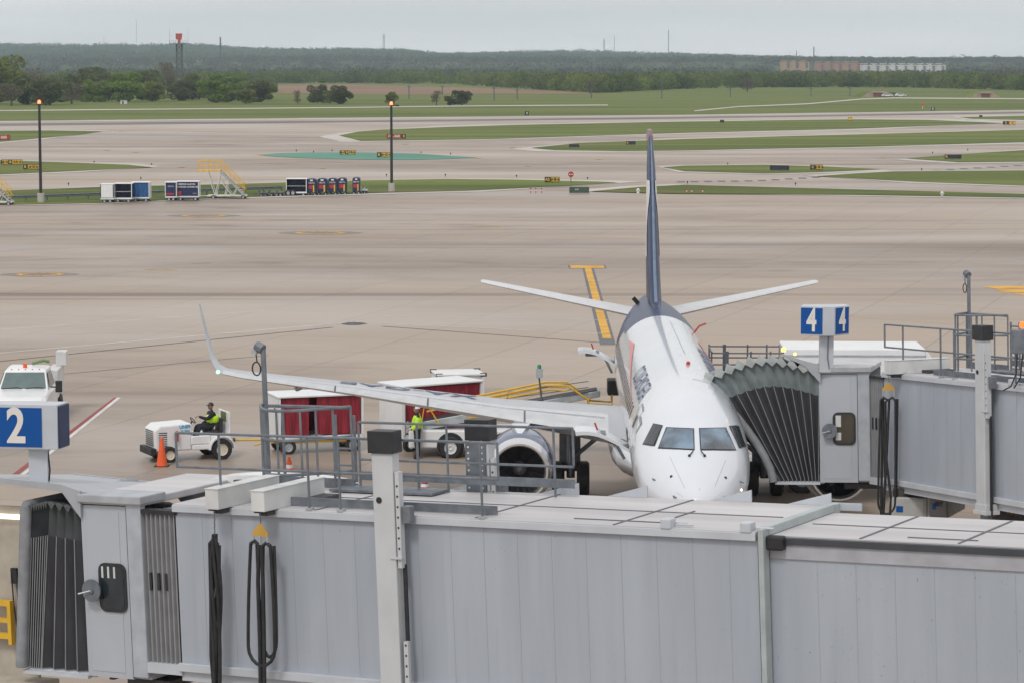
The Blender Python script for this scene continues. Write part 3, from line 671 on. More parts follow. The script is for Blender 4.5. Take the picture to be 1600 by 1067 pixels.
m = MB(); m.box((-.5, -.5, zt + .3), (.5, .5, zt + 1.8)); m.prism([(-1.3, -.6, zt + 1.9), (1.0, -.6, zt + 1.7), (1.35, -.6, zt + 4.3), (-1.35, -.6, zt + 4.3)], (0, .7, 0)); m.build('radar_antenna', rr_, e)
# masts and pylons on the hills
def mast(x, y0, D, w, lattice, label):
    X = (x - 800) / F * D; g = hz(X, D); zt = H + (100 - y0) * D / F; e = empty('pylon' if lattice else 'mast', (X, D, g), 0, label, 'mast', 'masts on the skyline'); h = zt - g
    m = MB()
    if lattice:
        for s_ in (-1, 1):
            for q in (-1, 1): m.tube([(s_ * w, q * w, 0), (s_ * w * .5, q * w * .5, h * .6), (s_ * w * .4, q * w * .4, h)], .35, 4)
        for k in range(10): 
            t0, t1 = k / 10, (k + 1) / 10; m.tube([(-w * (1 - .6 * t0), -w * .6, h * t0), (w * (1 - .6 * t1), -w * .6, h * t1)], .2, 4); m.tube([(w * (1 - .6 * t0), -w * .6, h * t0), (-w * (1 - .6 * t1), -w * .6, h * t1)], .2, 4)
        for t in (.75, .87, .98): m.tube([(-w * 1.1, 0, h * t), (w * 1.1, 0, h * t)], .22, 4)
    else: m.tube([(0, 0, 0), (0, 0, h)], w, 6)
    m.build('structure', steel, e)
mast(601, 55, 4600, 2.4, True, 'lattice pylon above the hills over the right lighting pole')
mast(943, 62, 5200, 2.4, True, 'lattice pylon above the hills left of the tail fin')
mast(1269, 74, 2700, .5, False, 'dark utility mast between the two tan apartment blocks')
mast(1242, 80, 3000, .4, False, 'thin mast above the left tan apartment block')
mast(347, 59, 2600, .7, False, 'solid dark mast right of the radar tower')
mast(1043, 48, 6000, .8, False, 'tall thin mast right of the tail fin')
mast(959, 57, 6000, .5, False, 'faint thin mast right of the second pylon')
mast(217, 32, 6300, .35, False, 'very thin tall mast left of the radar tower')
mast(166, 58, 6300, .35, False, 'short thin mast furthest left on the skyline')
for i, (x, yb, yt, w_) in enumerate(((639, 155, 134, 'left of the bush pair in the far meadow'), (772, 158, 136, 'just right of the dark round bush'), (808, 156, 139, 'below the middle of the brown field'), (1141, 152, 138, 'right of the tall bare tree-line gap by the tail fin'), (1267, 151, 137, 'midway to the left bunker'), (1328, 151, 136, 'nearest the left bunker'), (924, 154, 138, 'at the right end of the brown field'), (1034, 155, 127, 'tallest, just right of the tail fin tip'), (691, 148, 134, 'behind the brown bush'))):
    b = G(x, yb); h = (yb - yt) / F * b.y; t = empty('utility_pole', b, 0, 'dark utility pole ' + w_, 'pole', 'utility poles across the far meadow')
    m = MB(); m.tube([(0, 0, 0), (0, 0, h)], .2, 6); m.build('pole', steel, t); m = MB(); m.box((-.9, -.1, h - .7), (.9, .1, h - .5)); m.build('crossarm', steel, t)
# apartments
tan = mat('tan facade', (.42, .27, .16), .8, var=.15, scale=.05); pale = mat('pale facade', (.58, .56, .54), .8, var=.1, scale=.05); winm = mat('far window', (.12, .12, .14), .4)
brick = mat('brick facade', (.36, .20, .14), .8, var=.15, scale=.05)
def apartment(x0, x1, y0, y1, D, fm, label, rf):
    X0, X1 = (x0 - 800) / F * D, (x1 - 800) / F * D; z1 = H + (100 - y0) * D / F; z0 = H + (100 - y1) * D / F - 4
    e = empty('apartment_building', (X0, D, z0), 0, label, 'building'); w = X1 - X0; h = z1 - z0
    m = MB(); m.box((0, 0, -4), (w, 16, h))
    nb = int(w / 9)
    for k in range(nb): m.box((k * w / nb + 1, -1.4, -2), (k * w / nb + w / nb * .5, 0, h + (.9 if k % 2 else .2)))
    m.build('wall', fm, e)
    m = MB()
    for k in range(nb): m.box((k * w / nb + .3, -1.9, h + .9), (k * w / nb + w / nb * .62, 10, h + 1.6))
    m.build('roof', rf, e)
    for fl in range(4):
        for k in range(nb):
            m = MB(); zf = 3.2 + (h - 4) * fl / 4; xx = k * w / nb + w / nb * .6
            m.box((xx, -.12, zf), (xx + w / nb * .28, .1, zf + 1.6)); m.build('window', winm, e)
apartment(1219, 1262, 97, 106, 3050, tan, 'left tan apartment block on the horizon', tan)
apartment(1272, 1343, 99, 112, 2950, brick, 'middle reddish tan apartment block on the horizon', tan)
apartment(1344, 1474, 102, 114, 2900, pale, 'long white apartment block on the right horizon', pale)
hr = mat('pink roof', (.33, .2, .18), .8)
for x, y, w_, D, fm, l in ((774, 101, 18, 4300, hr, 'pinkish house on the hillside left of centre'), (537, 102, 16, 4100, pale, 'white house on the hillside above the left meadow'), (357, 99, 9, 4100, pale, 'small white house right of the radar tower'), (313, 99, 7, 4000, pale, 'tiny white house beside the radar tower'), (1062, 99, 5, 4500, pale, 'tiny pale house right of the tail fin'), (1520, 101, 22, 4300, pale, 'pale low building on the far right hillside'), (1450, 100, 14, 4500, hr, 'pinkish roofed house above the white apartments')):
    X = (x - 800) / F * D; z = H + (100 - y) * D / F; w = w_ / F * D; e = empty('house', (X, D, z - 4), 0, l, 'house')
    m = MB(); m.box((-w / 2, 0, -6), (w / 2, 9, 5)); m.build('wall', fm, e)
    m = MB(); m.prism([(-w / 2 - .5, -1, 5), (-w / 2 - .5, 10, 5), (-w / 2 - .5, 4.5, 8)], (w + 1, 0, 0)); m.build('roof', hr if fm is pale else fm, e)
    m = MB(); m.box((-w * .2, -.1, 1), (w * .1, .05, 3.5)); m.build('window', winm, e)
# bunkers
bunkm = mat('bunker concrete', (.36, .27, .22), .9, var=.2, scale=.3)
for x, yb, wpx, l in ((1372, 152, 26, 'left earth-covered bunker with a rusty door, beside parked cars'), (1540, 153, 24, 'right earth-covered bunker with a rusty door')):
    b = G(x, yb); s = b.y / F; w = wpx * s; h = 9 * s; e = empty('bunker', b, 0, l, 'bunker')
    m = MB(); m.box((-w / 2, 0, 0), (w / 2, 1.2, h)); m.prism([(-w / 2, 0, 0), (-w * .95, 0, 0), (-w / 2, 0, h * .8)], (0, .8, 0)); m.prism([(w / 2, 0, 0), (w * .95, 0, 0), (w / 2, 0, h * .8)], (0, .8, 0)); m.build('wall', bunkm, e)
    m = MB(); m.box((-w * .28, -.1, 0), (w * .28, -.02, h * .66)); m.build('door', mat('rust door', (.17, .06, .04), .8), e)
    m = MB(); m.box((-w * .35, -.5, h * .72), (w * .35, 0, h * .85)); m.build('lintel', bunkm, e)
    m = MB(); m.loft([[Vector((math.cos(a) * w * q, 6 + math.sin(a) * 5 * q + 1.5, zz)) for a in [2 * math.pi * k / 16 for k in range(16)]] for q, zz in ((1.35, 0), (1.05, h * .55), (.6, h * .9), (.2, h))]); m.build('earth_mound', M_grass, e, True)
def car(b, rz, m_, label, grp=None):
    e = empty('parked_car', b, rz, label, 'car', grp)
    m = MB(); pr = [(-2.2, -.85, .3), (2.2, -.85, .3), (2.25, -.85, .7), (1.3, -.85, .9), (.7, -.85, 1.42), (-1.1, -.85, 1.45), (-1.9, -.85, .95), (-2.25, -.85, .8)]; m.prism(pr, (0, 1.7, 0)); m.build('body', m_, e, bevel=.08)
    m = MB(); m.prism([(-1.6, -.87, .95), (1.1, -.87, .95), (.65, -.87, 1.34), (-1.05, -.87, 1.36)], (0, 1.74, 0)); m.build('window', glassm, e)
    for x in (-1.35, 1.35): wheel(e, (x, -.8, .32), .32, .2); wheel(e, (x, .8, .32), .32, .2)
car(G(1386, 152), 0, white, 'white car nearest the left bunker', 'cars by the bunker'); car(G(1394, 150.6), .2, navyc, 'dark car between the two white ones', 'cars by the bunker'); car(G(1407, 151.8), 0, white, 'white car furthest right of the bunker', 'cars by the bunker')
b = G(193, 163); e = empty('hut', b, 0, 'small white utility hut in front of the left trees', 'hut'); m = MB(); m.box((-1, 0, 0), (1, 1.6, 1.1)); m.build('wall', cream, e); m = MB(); m.box((-1.1, -.1, 1.1), (1.1, 1.7, 1.2)); m.build('roof', M_shoulder, e); m = MB(); m.box((-.5, -.03, 0), (.1, -.005, .9)); m.build('door', steel, e)
b = G(1441.5, 171); e = empty('windsock', b, 0, 'orange and white windsock marker beyond the runway', 'windsock'); m = MB(); m.tube([(0, 0, 0), (0, 0, 1.6)], .07, 6); m.build('pole', signw, e); m = MB(); m.tube([(0, 0, 1.7), (.3, 0, .9)], .3, 8, radii=[.4, .25]); m.build('sock', orange, e)

# ================================================================ JET BRIDGES
# local frame: x = s along the tunnel away from the aircraft, y = t across (away from camera), z = up
HT = 2.78; WD = 2.75
def jet_bridge(name_label, O, th, sg, cabphi, smax, inner, caboff, prof, holo, tag_txt):
    e = empty('jet_bridge', O, 0, name_label, 'jet bridge', None, rot=(0, -R(sg), -R(th)))
    # --- outer tunnel
    m = MB(); S1 = 10.95 if inner else smax
    m.box((0, 0, .02), (S1, .06, HT - .12)); m.box((0, WD - .06, .02), (S1, WD, HT - .12)); m.box((0, .06, .02), (S1, WD - .06, .1)); wl = m.build('wall', bwall, e)
    # vertical panel seams standing 3 mm proud
    m = MB(); k = .55
    while k < S1 - .3: m.box((k, -.004, .05), (k + .008, 0, HT - .14)); k += .62
    m.build('panel_seam', mat('seam', (.335, .365, .415), .5, var=.04), wl)
    m = MB(); m.box((-.02, -.05, HT - .12), (S1, WD + .05, HT)); m.build('roof', broof, e, bevel=.01)
    m = MB(); m.box((-.02, -.075, HT - .14), (S1, -.052, HT - .02)); m.box((-.02, -.09, -.12), (S1, -.0, .02)); m.box((-.02, .0, -.3), (S1, .12, -.12)); m.box((0, WD - .12, -.3), (S1, WD, .02)); m.build('edge_beam', bwallb, e, bevel=.008)
    m = MB()
    for k in (2.9, 6.0, 8.5): 
        if k < S1: m.box((k, -.04, HT + .001), (k + .035, WD, HT + .012))
    m.box((.1, WD * .5, HT + .001), (S1 - .2, WD * .5 + .03, HT + .012)); m.box((7.6, .35, HT + .001), (9.6, .38, HT + .014)); m.box((9.1, .7, HT + .001), (9.13, 1.6, HT + .014)); m.build('roof_seam', mat('roof seam dark', (.13, .13, .145), .6), e)
    for k in ([3.8, 5.6, 6.9, 8.8, 10.2] if inner else []):
        m = MB(); m.prism([(k, WD + .05, HT), (k + .75, WD + .05, HT), (k + .75, WD + .05, HT + .2)], (0, .03, 0)); m.build('drip_fin', bwallb, e)
    for k in ([9.35, 10.7] if inner else [5.9]):
        m = MB(); m.box((k, -.09, HT - .02), (k + .18, .12, HT + .14)); m.box((k + .2, .05, HT + .02), (k + .5, .09, HT + .06)); m.build('roof_lug', bwallb, e, bevel=.02)
    if inner:
        m = MB(); m.box((S1 + .05, -.1, -.4), (S1 + .14, .12, HT + .05)); m.box((S1, WD - .12, -.4), (S1 + .14, WD + .1, HT + .05)); m.box((S1, .12, HT - .08), (S1 + .14, WD - .12, HT + .06)); m.build('end_frame', mat('pale green frame', (.38, .425, .43), .45), e, bevel=.015)
        m = MB(); m.box((S1 + .1, WD + .1, HT - .08), (S1 + .5, WD + .14, HT + .04)); m.build('drip_fin', bwallb, e)
        m = MB(); m.box((S1 + .14, -.02, HT - .28), (S1 + .42, .14, HT - .06)); m.build('rubber_seal', dark, e, bevel=.03)
        x1 = smax
        m = MB(); m.box((S1 - .5, .16, .1), (x1, .22, HT - .42)); m.box((S1 - .5, WD - .22, .1), (x1, WD - .16, HT - .42)); wi = m.build('inner_wall', bwall, e)
        m = MB(); k = S1 + .9
        while k < x1: m.box((k, .156, .12), (k + .008, .16, HT - .44)); k += .62
        m.build('panel_seam', MT['seam'], wi)
        m = MB(); m.box((S1 + .14, .13, HT - .42), (x1, .2, HT - .16)); m.build('top_rail', mat('inner fascia', (.38, .39, .42), .45), e)
        m = MB(); m.box((S1 + .14, .10, HT - .2), (x1, .2, HT - .1)); m.build('dark_gutter', mat('gutter dark', (.05, .055, .065), .5), e)
        m = MB(); m.box((S1 + .14, .2, HT - .16), (x1, WD - .16, HT - .08)); m.build('inner_roof', broof, e)
        m = MB()
        for k in range(1, 9):
            xx = S1 + k * 1.55; m.box((xx, .25, HT - .079), (xx + .04, WD - .2, HT - .068))
        m.box((S1 + .3, WD * .5, HT - .079), (x1, WD * .5 + .03, HT - .068)); m.box((S1 + 2.2, .55, HT - .079), (S1 + 3.3, .58, HT - .066)); m.box((S1 + 4.4, .9, HT - .079), (S1 + 5.6, .93, HT - .066)); m.build('roof_seam', MT['roof seam dark'], e)
    # --- lift columns
    colm = mat('column paint', (.52, .54, .56), .45, var=.06, scale=1.5)
    for tt, w0, hc in ((-.34, 0, 3.82), (WD - .05, .12, 3.66)):
        zb = -1.1 if inner else -.35; s0 = 4.27 if inner else 4.85
        m = MB(); m.box((s0, tt, zb), (s0 + .40, tt + .22, hc)); c = m.build('lift_column', colm, e, bevel=.02)
        m = MB(); m.lathe([(0, zb - 2.6), (.14, zb - 2.6), (.14, zb + .02)], (s0 + .21, tt + .15, 0), n=14); m.build('piston', galv, c, True)
        m = MB(); m.box((s0 - .06, tt - .06, zb - .05), (s0 + .5, tt + .36, zb + .05)); m.box((s0 - .02, tt - .02, zb + .05), (s0 + .46, tt + .32, zb + .2)); m.build('flange', colm, c, bevel=.01)
        m = MB(); m.box((s0 - .04, tt - .04, hc), (s0 + .44, tt + .26, hc + .36)); m.build('column_cap', black, c, bevel=.01)
        m = MB(); m.box((s0 + .423, tt + .02, 1.95), (s0 + .5, tt + .14, hc - .3)); m.box((s0 + .3, tt - .02, 2.1), (s0 + .52, tt + .06, 2.13)); m.build('perforated_bracket', colm, c)
        m = MB(); k = 2.1
        while k < hc - .4: m.lathe([(0, -.006), (.018, -.006), (.018, 0)], (s0 + .46, tt + .019, k), 'y', 8); k += .17
        m.build('bolt_row', dark, c)
        m = MB(); m.lathe([(0, -.006), (.055, -.006), (.055, 0)], (s0 + .12, tt - .001, 3.05), 'y', 12); m.build('port_hole', dark, c)
        m = MB(); m.box((s0 + .46, tt + .1, -.4), (s0 + .52, tt + .14, 2.0)); m.build('slide_gap', dark, c)
        if inner and tt < 0:
            m = MB(); m.box((s0 + .47, tt + .02, -.6), (s0 + .55, tt + .09, .75)); m.build('perforated_bracket', colm, c)
            m = MB(); k = -.5
            while k < .7: m.lathe([(0, -.006), (.018, -.006), (.018, 0)], (s0 + .51, tt + .019, k), 'y', 8); k += .17
            m.build('bolt_row', dark, c)
        if tt > 0 and inner:
            m = MB(); m.box((s0 - .03, tt - .05, 2.75), (s0 + .36, tt - .01, hc - .02)); pl = m.build('bolt_plate', galv, c)
            m = MB()
            for k in range(9):
                for dx in (.03, .3): m.lathe([(0, -.006), (.018, -.006), (.018, 0)], (s0 + dx, tt - .051, 2.85 + k * .1), 'y', 8)
            m.build('bolt_row', signw, pl)
        m = MB(); m.box((s0 + .52, tt + .05, HT - .1), (s0 + .66, tt + .2, HT + .18)); m.build('junction_box', galv, c, bevel=.01)
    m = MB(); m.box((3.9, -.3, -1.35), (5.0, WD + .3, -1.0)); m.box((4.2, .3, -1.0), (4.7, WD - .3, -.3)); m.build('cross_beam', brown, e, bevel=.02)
    # wheel carriage under the columns
    gz = -(O.z) + 0.0
    for tt in (.1, WD - .5):
        wheel(e, (4.0, tt, gz + .55), .5, .35); wheel(e, (5.1, tt, gz + .55), .5, .35)
    m = MB(); m.box((3.8, .2, gz + .45), (5.3, WD - .2, gz + .85)); m.box((4.3, 1.1, gz + .85), (4.7, 1.6, -1.3)); m.build('wheel_carriage', galv, e, bevel=.02)
    # --- catwalk on the roof
    def rail(y, xs, tops, posts, kick=False, zb=HT, r=.023, name='handrail'):
        m = MB()
        for z in tops: m.tube([(xs[0], y, z), (xs[1], y, z)], r, 6)
        for x, a, b_ in posts: m.tube([(x, y, a), (x, y, b_)], r * 1.05, 6)
        h = m.build(name, galv, e, True)
        if kick:
            q = MB(); q.box((xs[0], y - .012, zb + .16), (xs[1], y + .012, zb + .31)); q.build('kick_plate', galv, h)
    rail(-.02, (.1, 6.46), (3.42, 4.0), [(.1, 3.4, 4.0), (1.0, HT, 4.0), (2.8, HT, 4.0), (3.42, HT, 4.0), (6.14, HT, 3.7 + .3), (6.46, 3.42, 4.0)])
    rail(2.45, (2.2, 6.47), (3.3, 3.95), [(2.2, HT, 3.95), (3.4, HT, 3.95), (4.0, HT, 3.95), (6.1, HT, 3.3), (6.1, 3.3, 3.95), (6.47, 3.32, 3.95)], True)
    m = MB(); m.box((1.9, .32, HT + .01), (6.2, .36, HT + .15)); m.build('kick_plate', galv, e)
    m = MB(); m.box((1.9, 1.9, HT + .02), (4.0, 2.5, HT + .06)); m.build('catwalk_grating', galv, e)
    for x in (1.0, 2.8, 3.42, 6.14):
        m = MB(); m.box((x - .06, -.06, HT + .001), (x + .06, .04, HT + .04)); m.build('rail_foot', galvL, e)
    # ladder cage
    m = MB(); y0 = 2.45
    def arc(z, x0, x1, bulge, n=10): return [(x0 + (x1 - x0) * k / n, y0 - bulge * math.sin(math.pi * k / n), z) for k in range(n + 1)]
    for z in (4.22, 3.7, 3.1): 
        m.tube(arc(z, .15, 2.05, .9), .027, 6)
    for k in (0, 2, 3, 5, 7, 8, 9, 10):
        x, y, z = arc(0, .15, 2.05, .9)[k]; m.tube([(x, y, 2.7), (x, y, 4.22)], .022, 5)
    m.box((.15, y0 - .05, 2.72), (2.1, y0 + .0, 2.95)); m.tube([(.15, y0, 4.22), (.15, y0, 2.75)], .04, 6); m.tube([(.6, y0, 4.2), (.6, y0, 2.9)], .03, 6); m.tube([(.15, y0, 4.2), (2.05, y0, 4.2)], .03, 6)
    m.build('ladder_cage', galv, e, True)
    # ladder down the far side
    m = MB()
    for x in (1.35, 1.75): m.tube([(x, WD + .25, -1.5), (x, WD + .25, 4.0)], .03, 5)
    for k in range(17): m.tube([(1.35, WD + .25, -1.4 + k * .3), (1.75, WD + .25, -1.4 + k * .3)], .02, 5)
    m.build('ladder', galv, e)
    # lamp mast
    m = MB(); m.tube([(.24, 2.45, 2.5), (.24, 2.45, 5.2)], .048, 8); m.tube([(.24, 2.45, 5.2), (.1, 2.45, 5.26)], .09, 8); c = m.build('lamp_mast', galv, e, True)
    m = MB(); m.tube([(.08, 2.42, 5.12), (.08, 2.42, 5.2)], .06, 10); m.build('lamp_head', galvL, c, True)
    m = MB(); m.tube([(.1 + .09 * math.sin(t), 2.42, 4.86 - .12 * math.cos(t)) for t in [2 * math.pi * k / 14 for k in range(14)]], .014, 5, closed=True); m.tube([(.1, 2.42, 5.15), (.12, 2.42, 4.98)], .012, 5); m.build('cable_loop', dark, c, True)
    # hoist boxes
    for hx in ([.98, 1.92] if inner else [.78]):
        m = MB(); m.box((hx, -.45, HT), (hx + .27, 1.35, HT + .34)); hb = m.build('hoist_box', cream, e, bevel=.012)
        m = MB(); m.box((hx - .012, -.46, HT + .341), (hx + .282, 1.36, HT + .355)); m.build('lid', cream, hb)
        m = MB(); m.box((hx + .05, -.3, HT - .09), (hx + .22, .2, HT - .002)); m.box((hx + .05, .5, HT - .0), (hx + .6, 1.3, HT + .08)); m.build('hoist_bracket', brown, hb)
        m = MB(); m.box((hx + .02, -.4, HT - .03), (hx + .25, -.15, HT - .001)); m.build('guide', dark, hb)
    # --- telescopic curtain between tunnel and cab
    m = MB(); n = 7; L0, L1 = -.72, -.03; vs = []; fs = []
    for k in range(n * 4 + 1):
        x = L0 + (L1 - L0) * k / (n * 4); y = -.02 + (.055 if (k % 4) in (1, 2) else 0) + .02; vs += [(x, y, -.02), (x, y, HT - .18)]
    for k in range(n * 4): fs.append((2 * k, 2 * k + 2, 2 * k + 3, 2 * k + 1))
    m.raw(vs, fs); m.box((L0, .14, .0), (L1, WD - .1, HT - .2)); cu_ = m.build('shutter_curtain', galvL, e)
    cu_.data.materials[0] = mat('shutter grey', (.27, .275, .29), .45, .2, var=.1)
    m = MB(); m.box((L0 - .05, -.04, HT - .2), (L1 + .06, .2, HT - .13)); m.build('curtain_header', dark, e)
    m = MB()
    for k in range(3): m.box((L0 + .1 + k * .17, -.012, 1.25), (L0 + .15 + k * .17, .02, 1.55))
    m.build('grab_slot', dark, cu_)
    m = MB(); m.box((L0, -.05, -.2), (L1 + .05, .15, -.02)); m.build('curtain_sill', bwallb, e)
    # --- cab (own yaw inside the bridge)
    CM = Matrix.Translation((-.72, 0, 0)) @ Matrix.Rotation(R(cabphi), 4, 'Z')
    def cp(x, y, z): return CM @ Vector((x, y, z))
    def cbox(m, a, b): m.box(a, b, CM)
    CL = 1.33; zt = HT - .05; zb = -.35 if inner else -.17; CW = WD + .3
    m = MB(); cbox(m, (-.32, -.05, zb + .04), (0, .1, zt)); m.build('corner_post', mat('cab post', (.39, .42, .465), .45), e, bevel=.02)
    m = MB(); cbox(m, (-CL, -.02, zb), (-.325, .06, zt - .05)); cbox(m, (-CL, CW - .06, zb), (0, CW, zt - .05)); cbox(m, (-CL, .06, zb), (0, CW - .06, zb + .1)); cw = m.build('cab_wall', mat('cab paint', (.41, .44, .485), .45, var=.06, scale=.8), e)
    m = MB(); cbox(m, (-.332, -.035, zb + .02), (-.312, -.021, zt - .06)); m.build('door_seam', dark, cw)
    m = MB(); cbox(m, (-1.22, -.028, zb + .1), (-.5, -.021, zt - .15)); m.build('service_door', mat('cab paint 2', (.42, .45, .495), .45, var=.05, scale=.8), cw, bevel=.004)
    # window
    def rr(x0, x1, z0, z1, r, y): 
        o = []
        for cx, cz, a0 in ((x1 - r, z1 - r, 0), (x0 + r, z1 - r, 90), (x0 + r, z0 + r, 180), (x1 - r, z0 + r, 270)):
            for k in range(5): t = R(a0 + 22.5 * k); o.append((cx + r * math.cos(t), y, cz + r * math.sin(t)))
        return o
    m = MB(); m.prism([CM @ Vector(p) for p in rr(-.98, -.38, .82, 1.68, .14, -.055)], CM.to_3x3() @ Vector((0, .02, 0))); wn = m.build('cab_window', black, cw)
    m = MB(); m.prism([CM @ Vector(p) for p in rr(-.93, -.43, .87, 1.63, .11, -.062)], CM.to_3x3() @ Vector((0, .006, 0))); m.build('window_pane', mat('cab glass', (.06, .05, .035), .12, spec=.8) if not inner else glassm, wn)
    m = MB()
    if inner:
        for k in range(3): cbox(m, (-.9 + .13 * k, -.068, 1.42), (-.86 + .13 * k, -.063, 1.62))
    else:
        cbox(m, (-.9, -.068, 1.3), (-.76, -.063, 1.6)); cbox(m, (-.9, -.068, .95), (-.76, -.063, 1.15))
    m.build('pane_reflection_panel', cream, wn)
    m = MB(); c0 = cp(-1.08, -.2, 1.2)
    m.lathe([(0, -.05), (.05, -.05), (.06, -.02), (.2, -.03), (.2, 0), (0, .01)], (0, 0, 0), 'y', 24)
    m.v = [tuple(CM @ (Vector(v) + Vector((-1.05, -.16, 1.2)))) for v in m.v]; d_ = m.build('round_mirror', galv, e, True)
    m = MB(); m.tube([cp(-1.05, -.2, 1.2), cp(-1.25, -.3, 1.15)], .015, 5); m.tube([cp(-1.05, -.15, 1.2), cp(-1.02, 0, 1.2)], .02, 5); m.build('mirror_arm', galvL, d_, True)
    # cab roof and hood
    m = MB(); cbox(m, (-CL, -.05, zt - .03), (.02, CW + .03, zt + .1)); m.build('cab_roof', broof, e, bevel=.02)
    m = MB(); cbox(m, (-CL + .0, -.12, zt + .005), (.06, .62, zt + .15)); m.build('roof_cover_box', mat('roof box', (.36, .38, .41), .45), e, bevel=.02)
    ha, hb_ = holo
    hoodp = [(-CL - ha, .32 + hb_), (-CL - ha, .26 + hb_), (-CL - .35, .17), (-CL + .05, -.28), (-CL + .06, .2), (-CL - .35, .30)]
    m = MB(); m.prism([cp(x, -.09, zt + z) for x, z in hoodp], CM.to_3x3() @ Vector((0, .05, 0))); m.prism([cp(x, CW + .04, zt + z - .42) for x, z in hoodp], CM.to_3x3() @ Vector((0, .05, 0)))
    nearp = [cp(-CL - ha, -.08, zt + .30 + hb_), cp(-CL - .35, -.08, zt + .28), cp(-CL + .05, -.08, zt + .18), cp(-CL + .05, -.08, zt + .1), cp(-CL - .35, -.08, zt + .22), cp(-CL - ha, -.08, zt + .26 + hb_)]
    m.prism(nearp, (CM.to_3x3() @ Vector((0, CW + .16, 0))) + Vector((0, 0, -.42)))
    m.build('hood', mat('hood grey', (.36, .38, .41), .4, var=.05), e)
    # bellows: prof gives for each station (a_bottom, z_bottom, a_top, z_top, spread)
    st = prof; N = len(st)
    pleat = MB()
    pts = []
    for i, (ab, zb_, at, zt_) in enumerate(st):
        zig = .0 if i % 2 == 0 else 1
        pts.append((Vector((-CL - ab, 0, zb_)), Vector((-CL - at, 0, zt_)), zig))
    for side, yy in ((0, 0.02), (1, CW - .02)):
        wall = MB(); ribs = MB(); can = MB()
        for i in range(N - 1):
            b0, t0, z0 = pts[i]; b1, t1, z1 = pts[i + 1]
            mid_b = (b0 + b1) / 2 + Vector((0, .09, .0)); mid_t = (t0 + t1) / 2 + Vector((0, .09, -.06))
            def q(v): return CM @ (Vector((v.x, v.y + yy if not side else yy - v.y, v.z - (.42 if side else 0) * (v.z > 1.5))))
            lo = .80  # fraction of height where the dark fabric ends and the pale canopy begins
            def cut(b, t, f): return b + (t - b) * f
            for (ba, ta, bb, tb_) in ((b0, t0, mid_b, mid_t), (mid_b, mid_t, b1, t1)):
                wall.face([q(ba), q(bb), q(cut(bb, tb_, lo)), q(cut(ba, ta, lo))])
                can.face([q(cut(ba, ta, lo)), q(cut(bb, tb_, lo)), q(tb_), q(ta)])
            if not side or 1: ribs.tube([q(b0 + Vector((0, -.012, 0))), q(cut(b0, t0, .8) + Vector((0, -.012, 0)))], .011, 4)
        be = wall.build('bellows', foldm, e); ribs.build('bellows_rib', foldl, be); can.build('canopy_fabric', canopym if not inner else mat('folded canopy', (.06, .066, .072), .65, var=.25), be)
    for i in range(N - 1):
        b0, t0, z0 = pts[i]; b1, t1, z1 = pts[i + 1]; tm = (t0 + t1) / 2; up = (t0 - b0).normalized() * (.2 if not inner else .03)
        y0, y1 = -.06, CW + .06
        for (p_, q_) in ((t0, tm + up), (tm + up, t1)):
            pleat.face([CM @ Vector((p_.x, y0, p_.z)), CM @ Vector((q_.x, y0, q_.z)), CM @ Vector((q_.x, y1, q_.z - .42)), CM @ Vector((p_.x, y1, p_.z - .42))])
        dn = -(t0 - b0).normalized() * .12
        pleat.face([CM @ Vector((t0.x, y0, t0.z)), CM @ Vector(((tm + up).x, y0, (tm + up).z)), CM @ Vector((t1.x, y0, t1.z)), CM @ Vector(((tm + dn).x, y0 + .02, (tm + dn).z))])
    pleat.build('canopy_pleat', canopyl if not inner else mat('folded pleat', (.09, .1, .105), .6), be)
    # front buffer frame
    m = MB(); b1, t1, _ = pts[-1]; mids = [b1 + (t1 - b1) * k / 8 + (Vector((.28 * math.sin(math.pi * k / 8), 0, 0)) if not inner else Vector((0, 0, 0))) * -1 * 0 for k in range(9)]
    if not inner:
        mids = [Vector((b1.x + (t1.x - b1.x) * (k / 8) ** 1.5, 0, b1.z + (t1.z - b1.z) * (k / 8))) for k in range(9)]
    for y in (-.03, CW + .03): m.tube([CM @ Vector((v.x - .06, y, v.z)) for v in mids], .11, 10)
    m.tube([CM @ Vector((mids[-1].x - .06, -.03, mids[-1].z)), CM @ Vector((mids[-1].x - .06, CW + .03, mids[-1].z))], .11, 10)
    m.build('buffer_frame', mat('buffer grey', (.25, .265, .285), .6, var=.2, scale=3), e, True)
    m = MB(); xx = -CL - max(p[0] for p in st); cbox(m, (xx, .05, zb - .04), (-CL + .1, CW * .6, zb + .02)); cbox(m, (xx - .02, -.05, zb - .06), (-CL, .05, zb)); m.build('bellows_floor', bwallb, e)
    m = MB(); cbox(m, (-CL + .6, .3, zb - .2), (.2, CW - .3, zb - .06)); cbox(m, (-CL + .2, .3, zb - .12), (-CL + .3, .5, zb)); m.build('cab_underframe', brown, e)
    return e, CM, cp
# gate 2 (near)
O2 = P(285, 1036, 46)
st2 = [(.0, -.3, .0, 2.62)]
for k in range(1, 5): st2.append((.27 * k, -.3, .18 * k, 2.62 + .02 * k))
for k in range(1, 9): st2.append((1.05 + .05 * k, -.3, .72 + .055 * k, 2.70 - .012 * k))
b2, CM2, cp2 = jet_bridge('near jet bridge of gate 2 across the foreground, dark bellows folded at its left end', O2, 30, 2.4, 0, 26, True, 0, st2, (2.7, .1), '2')
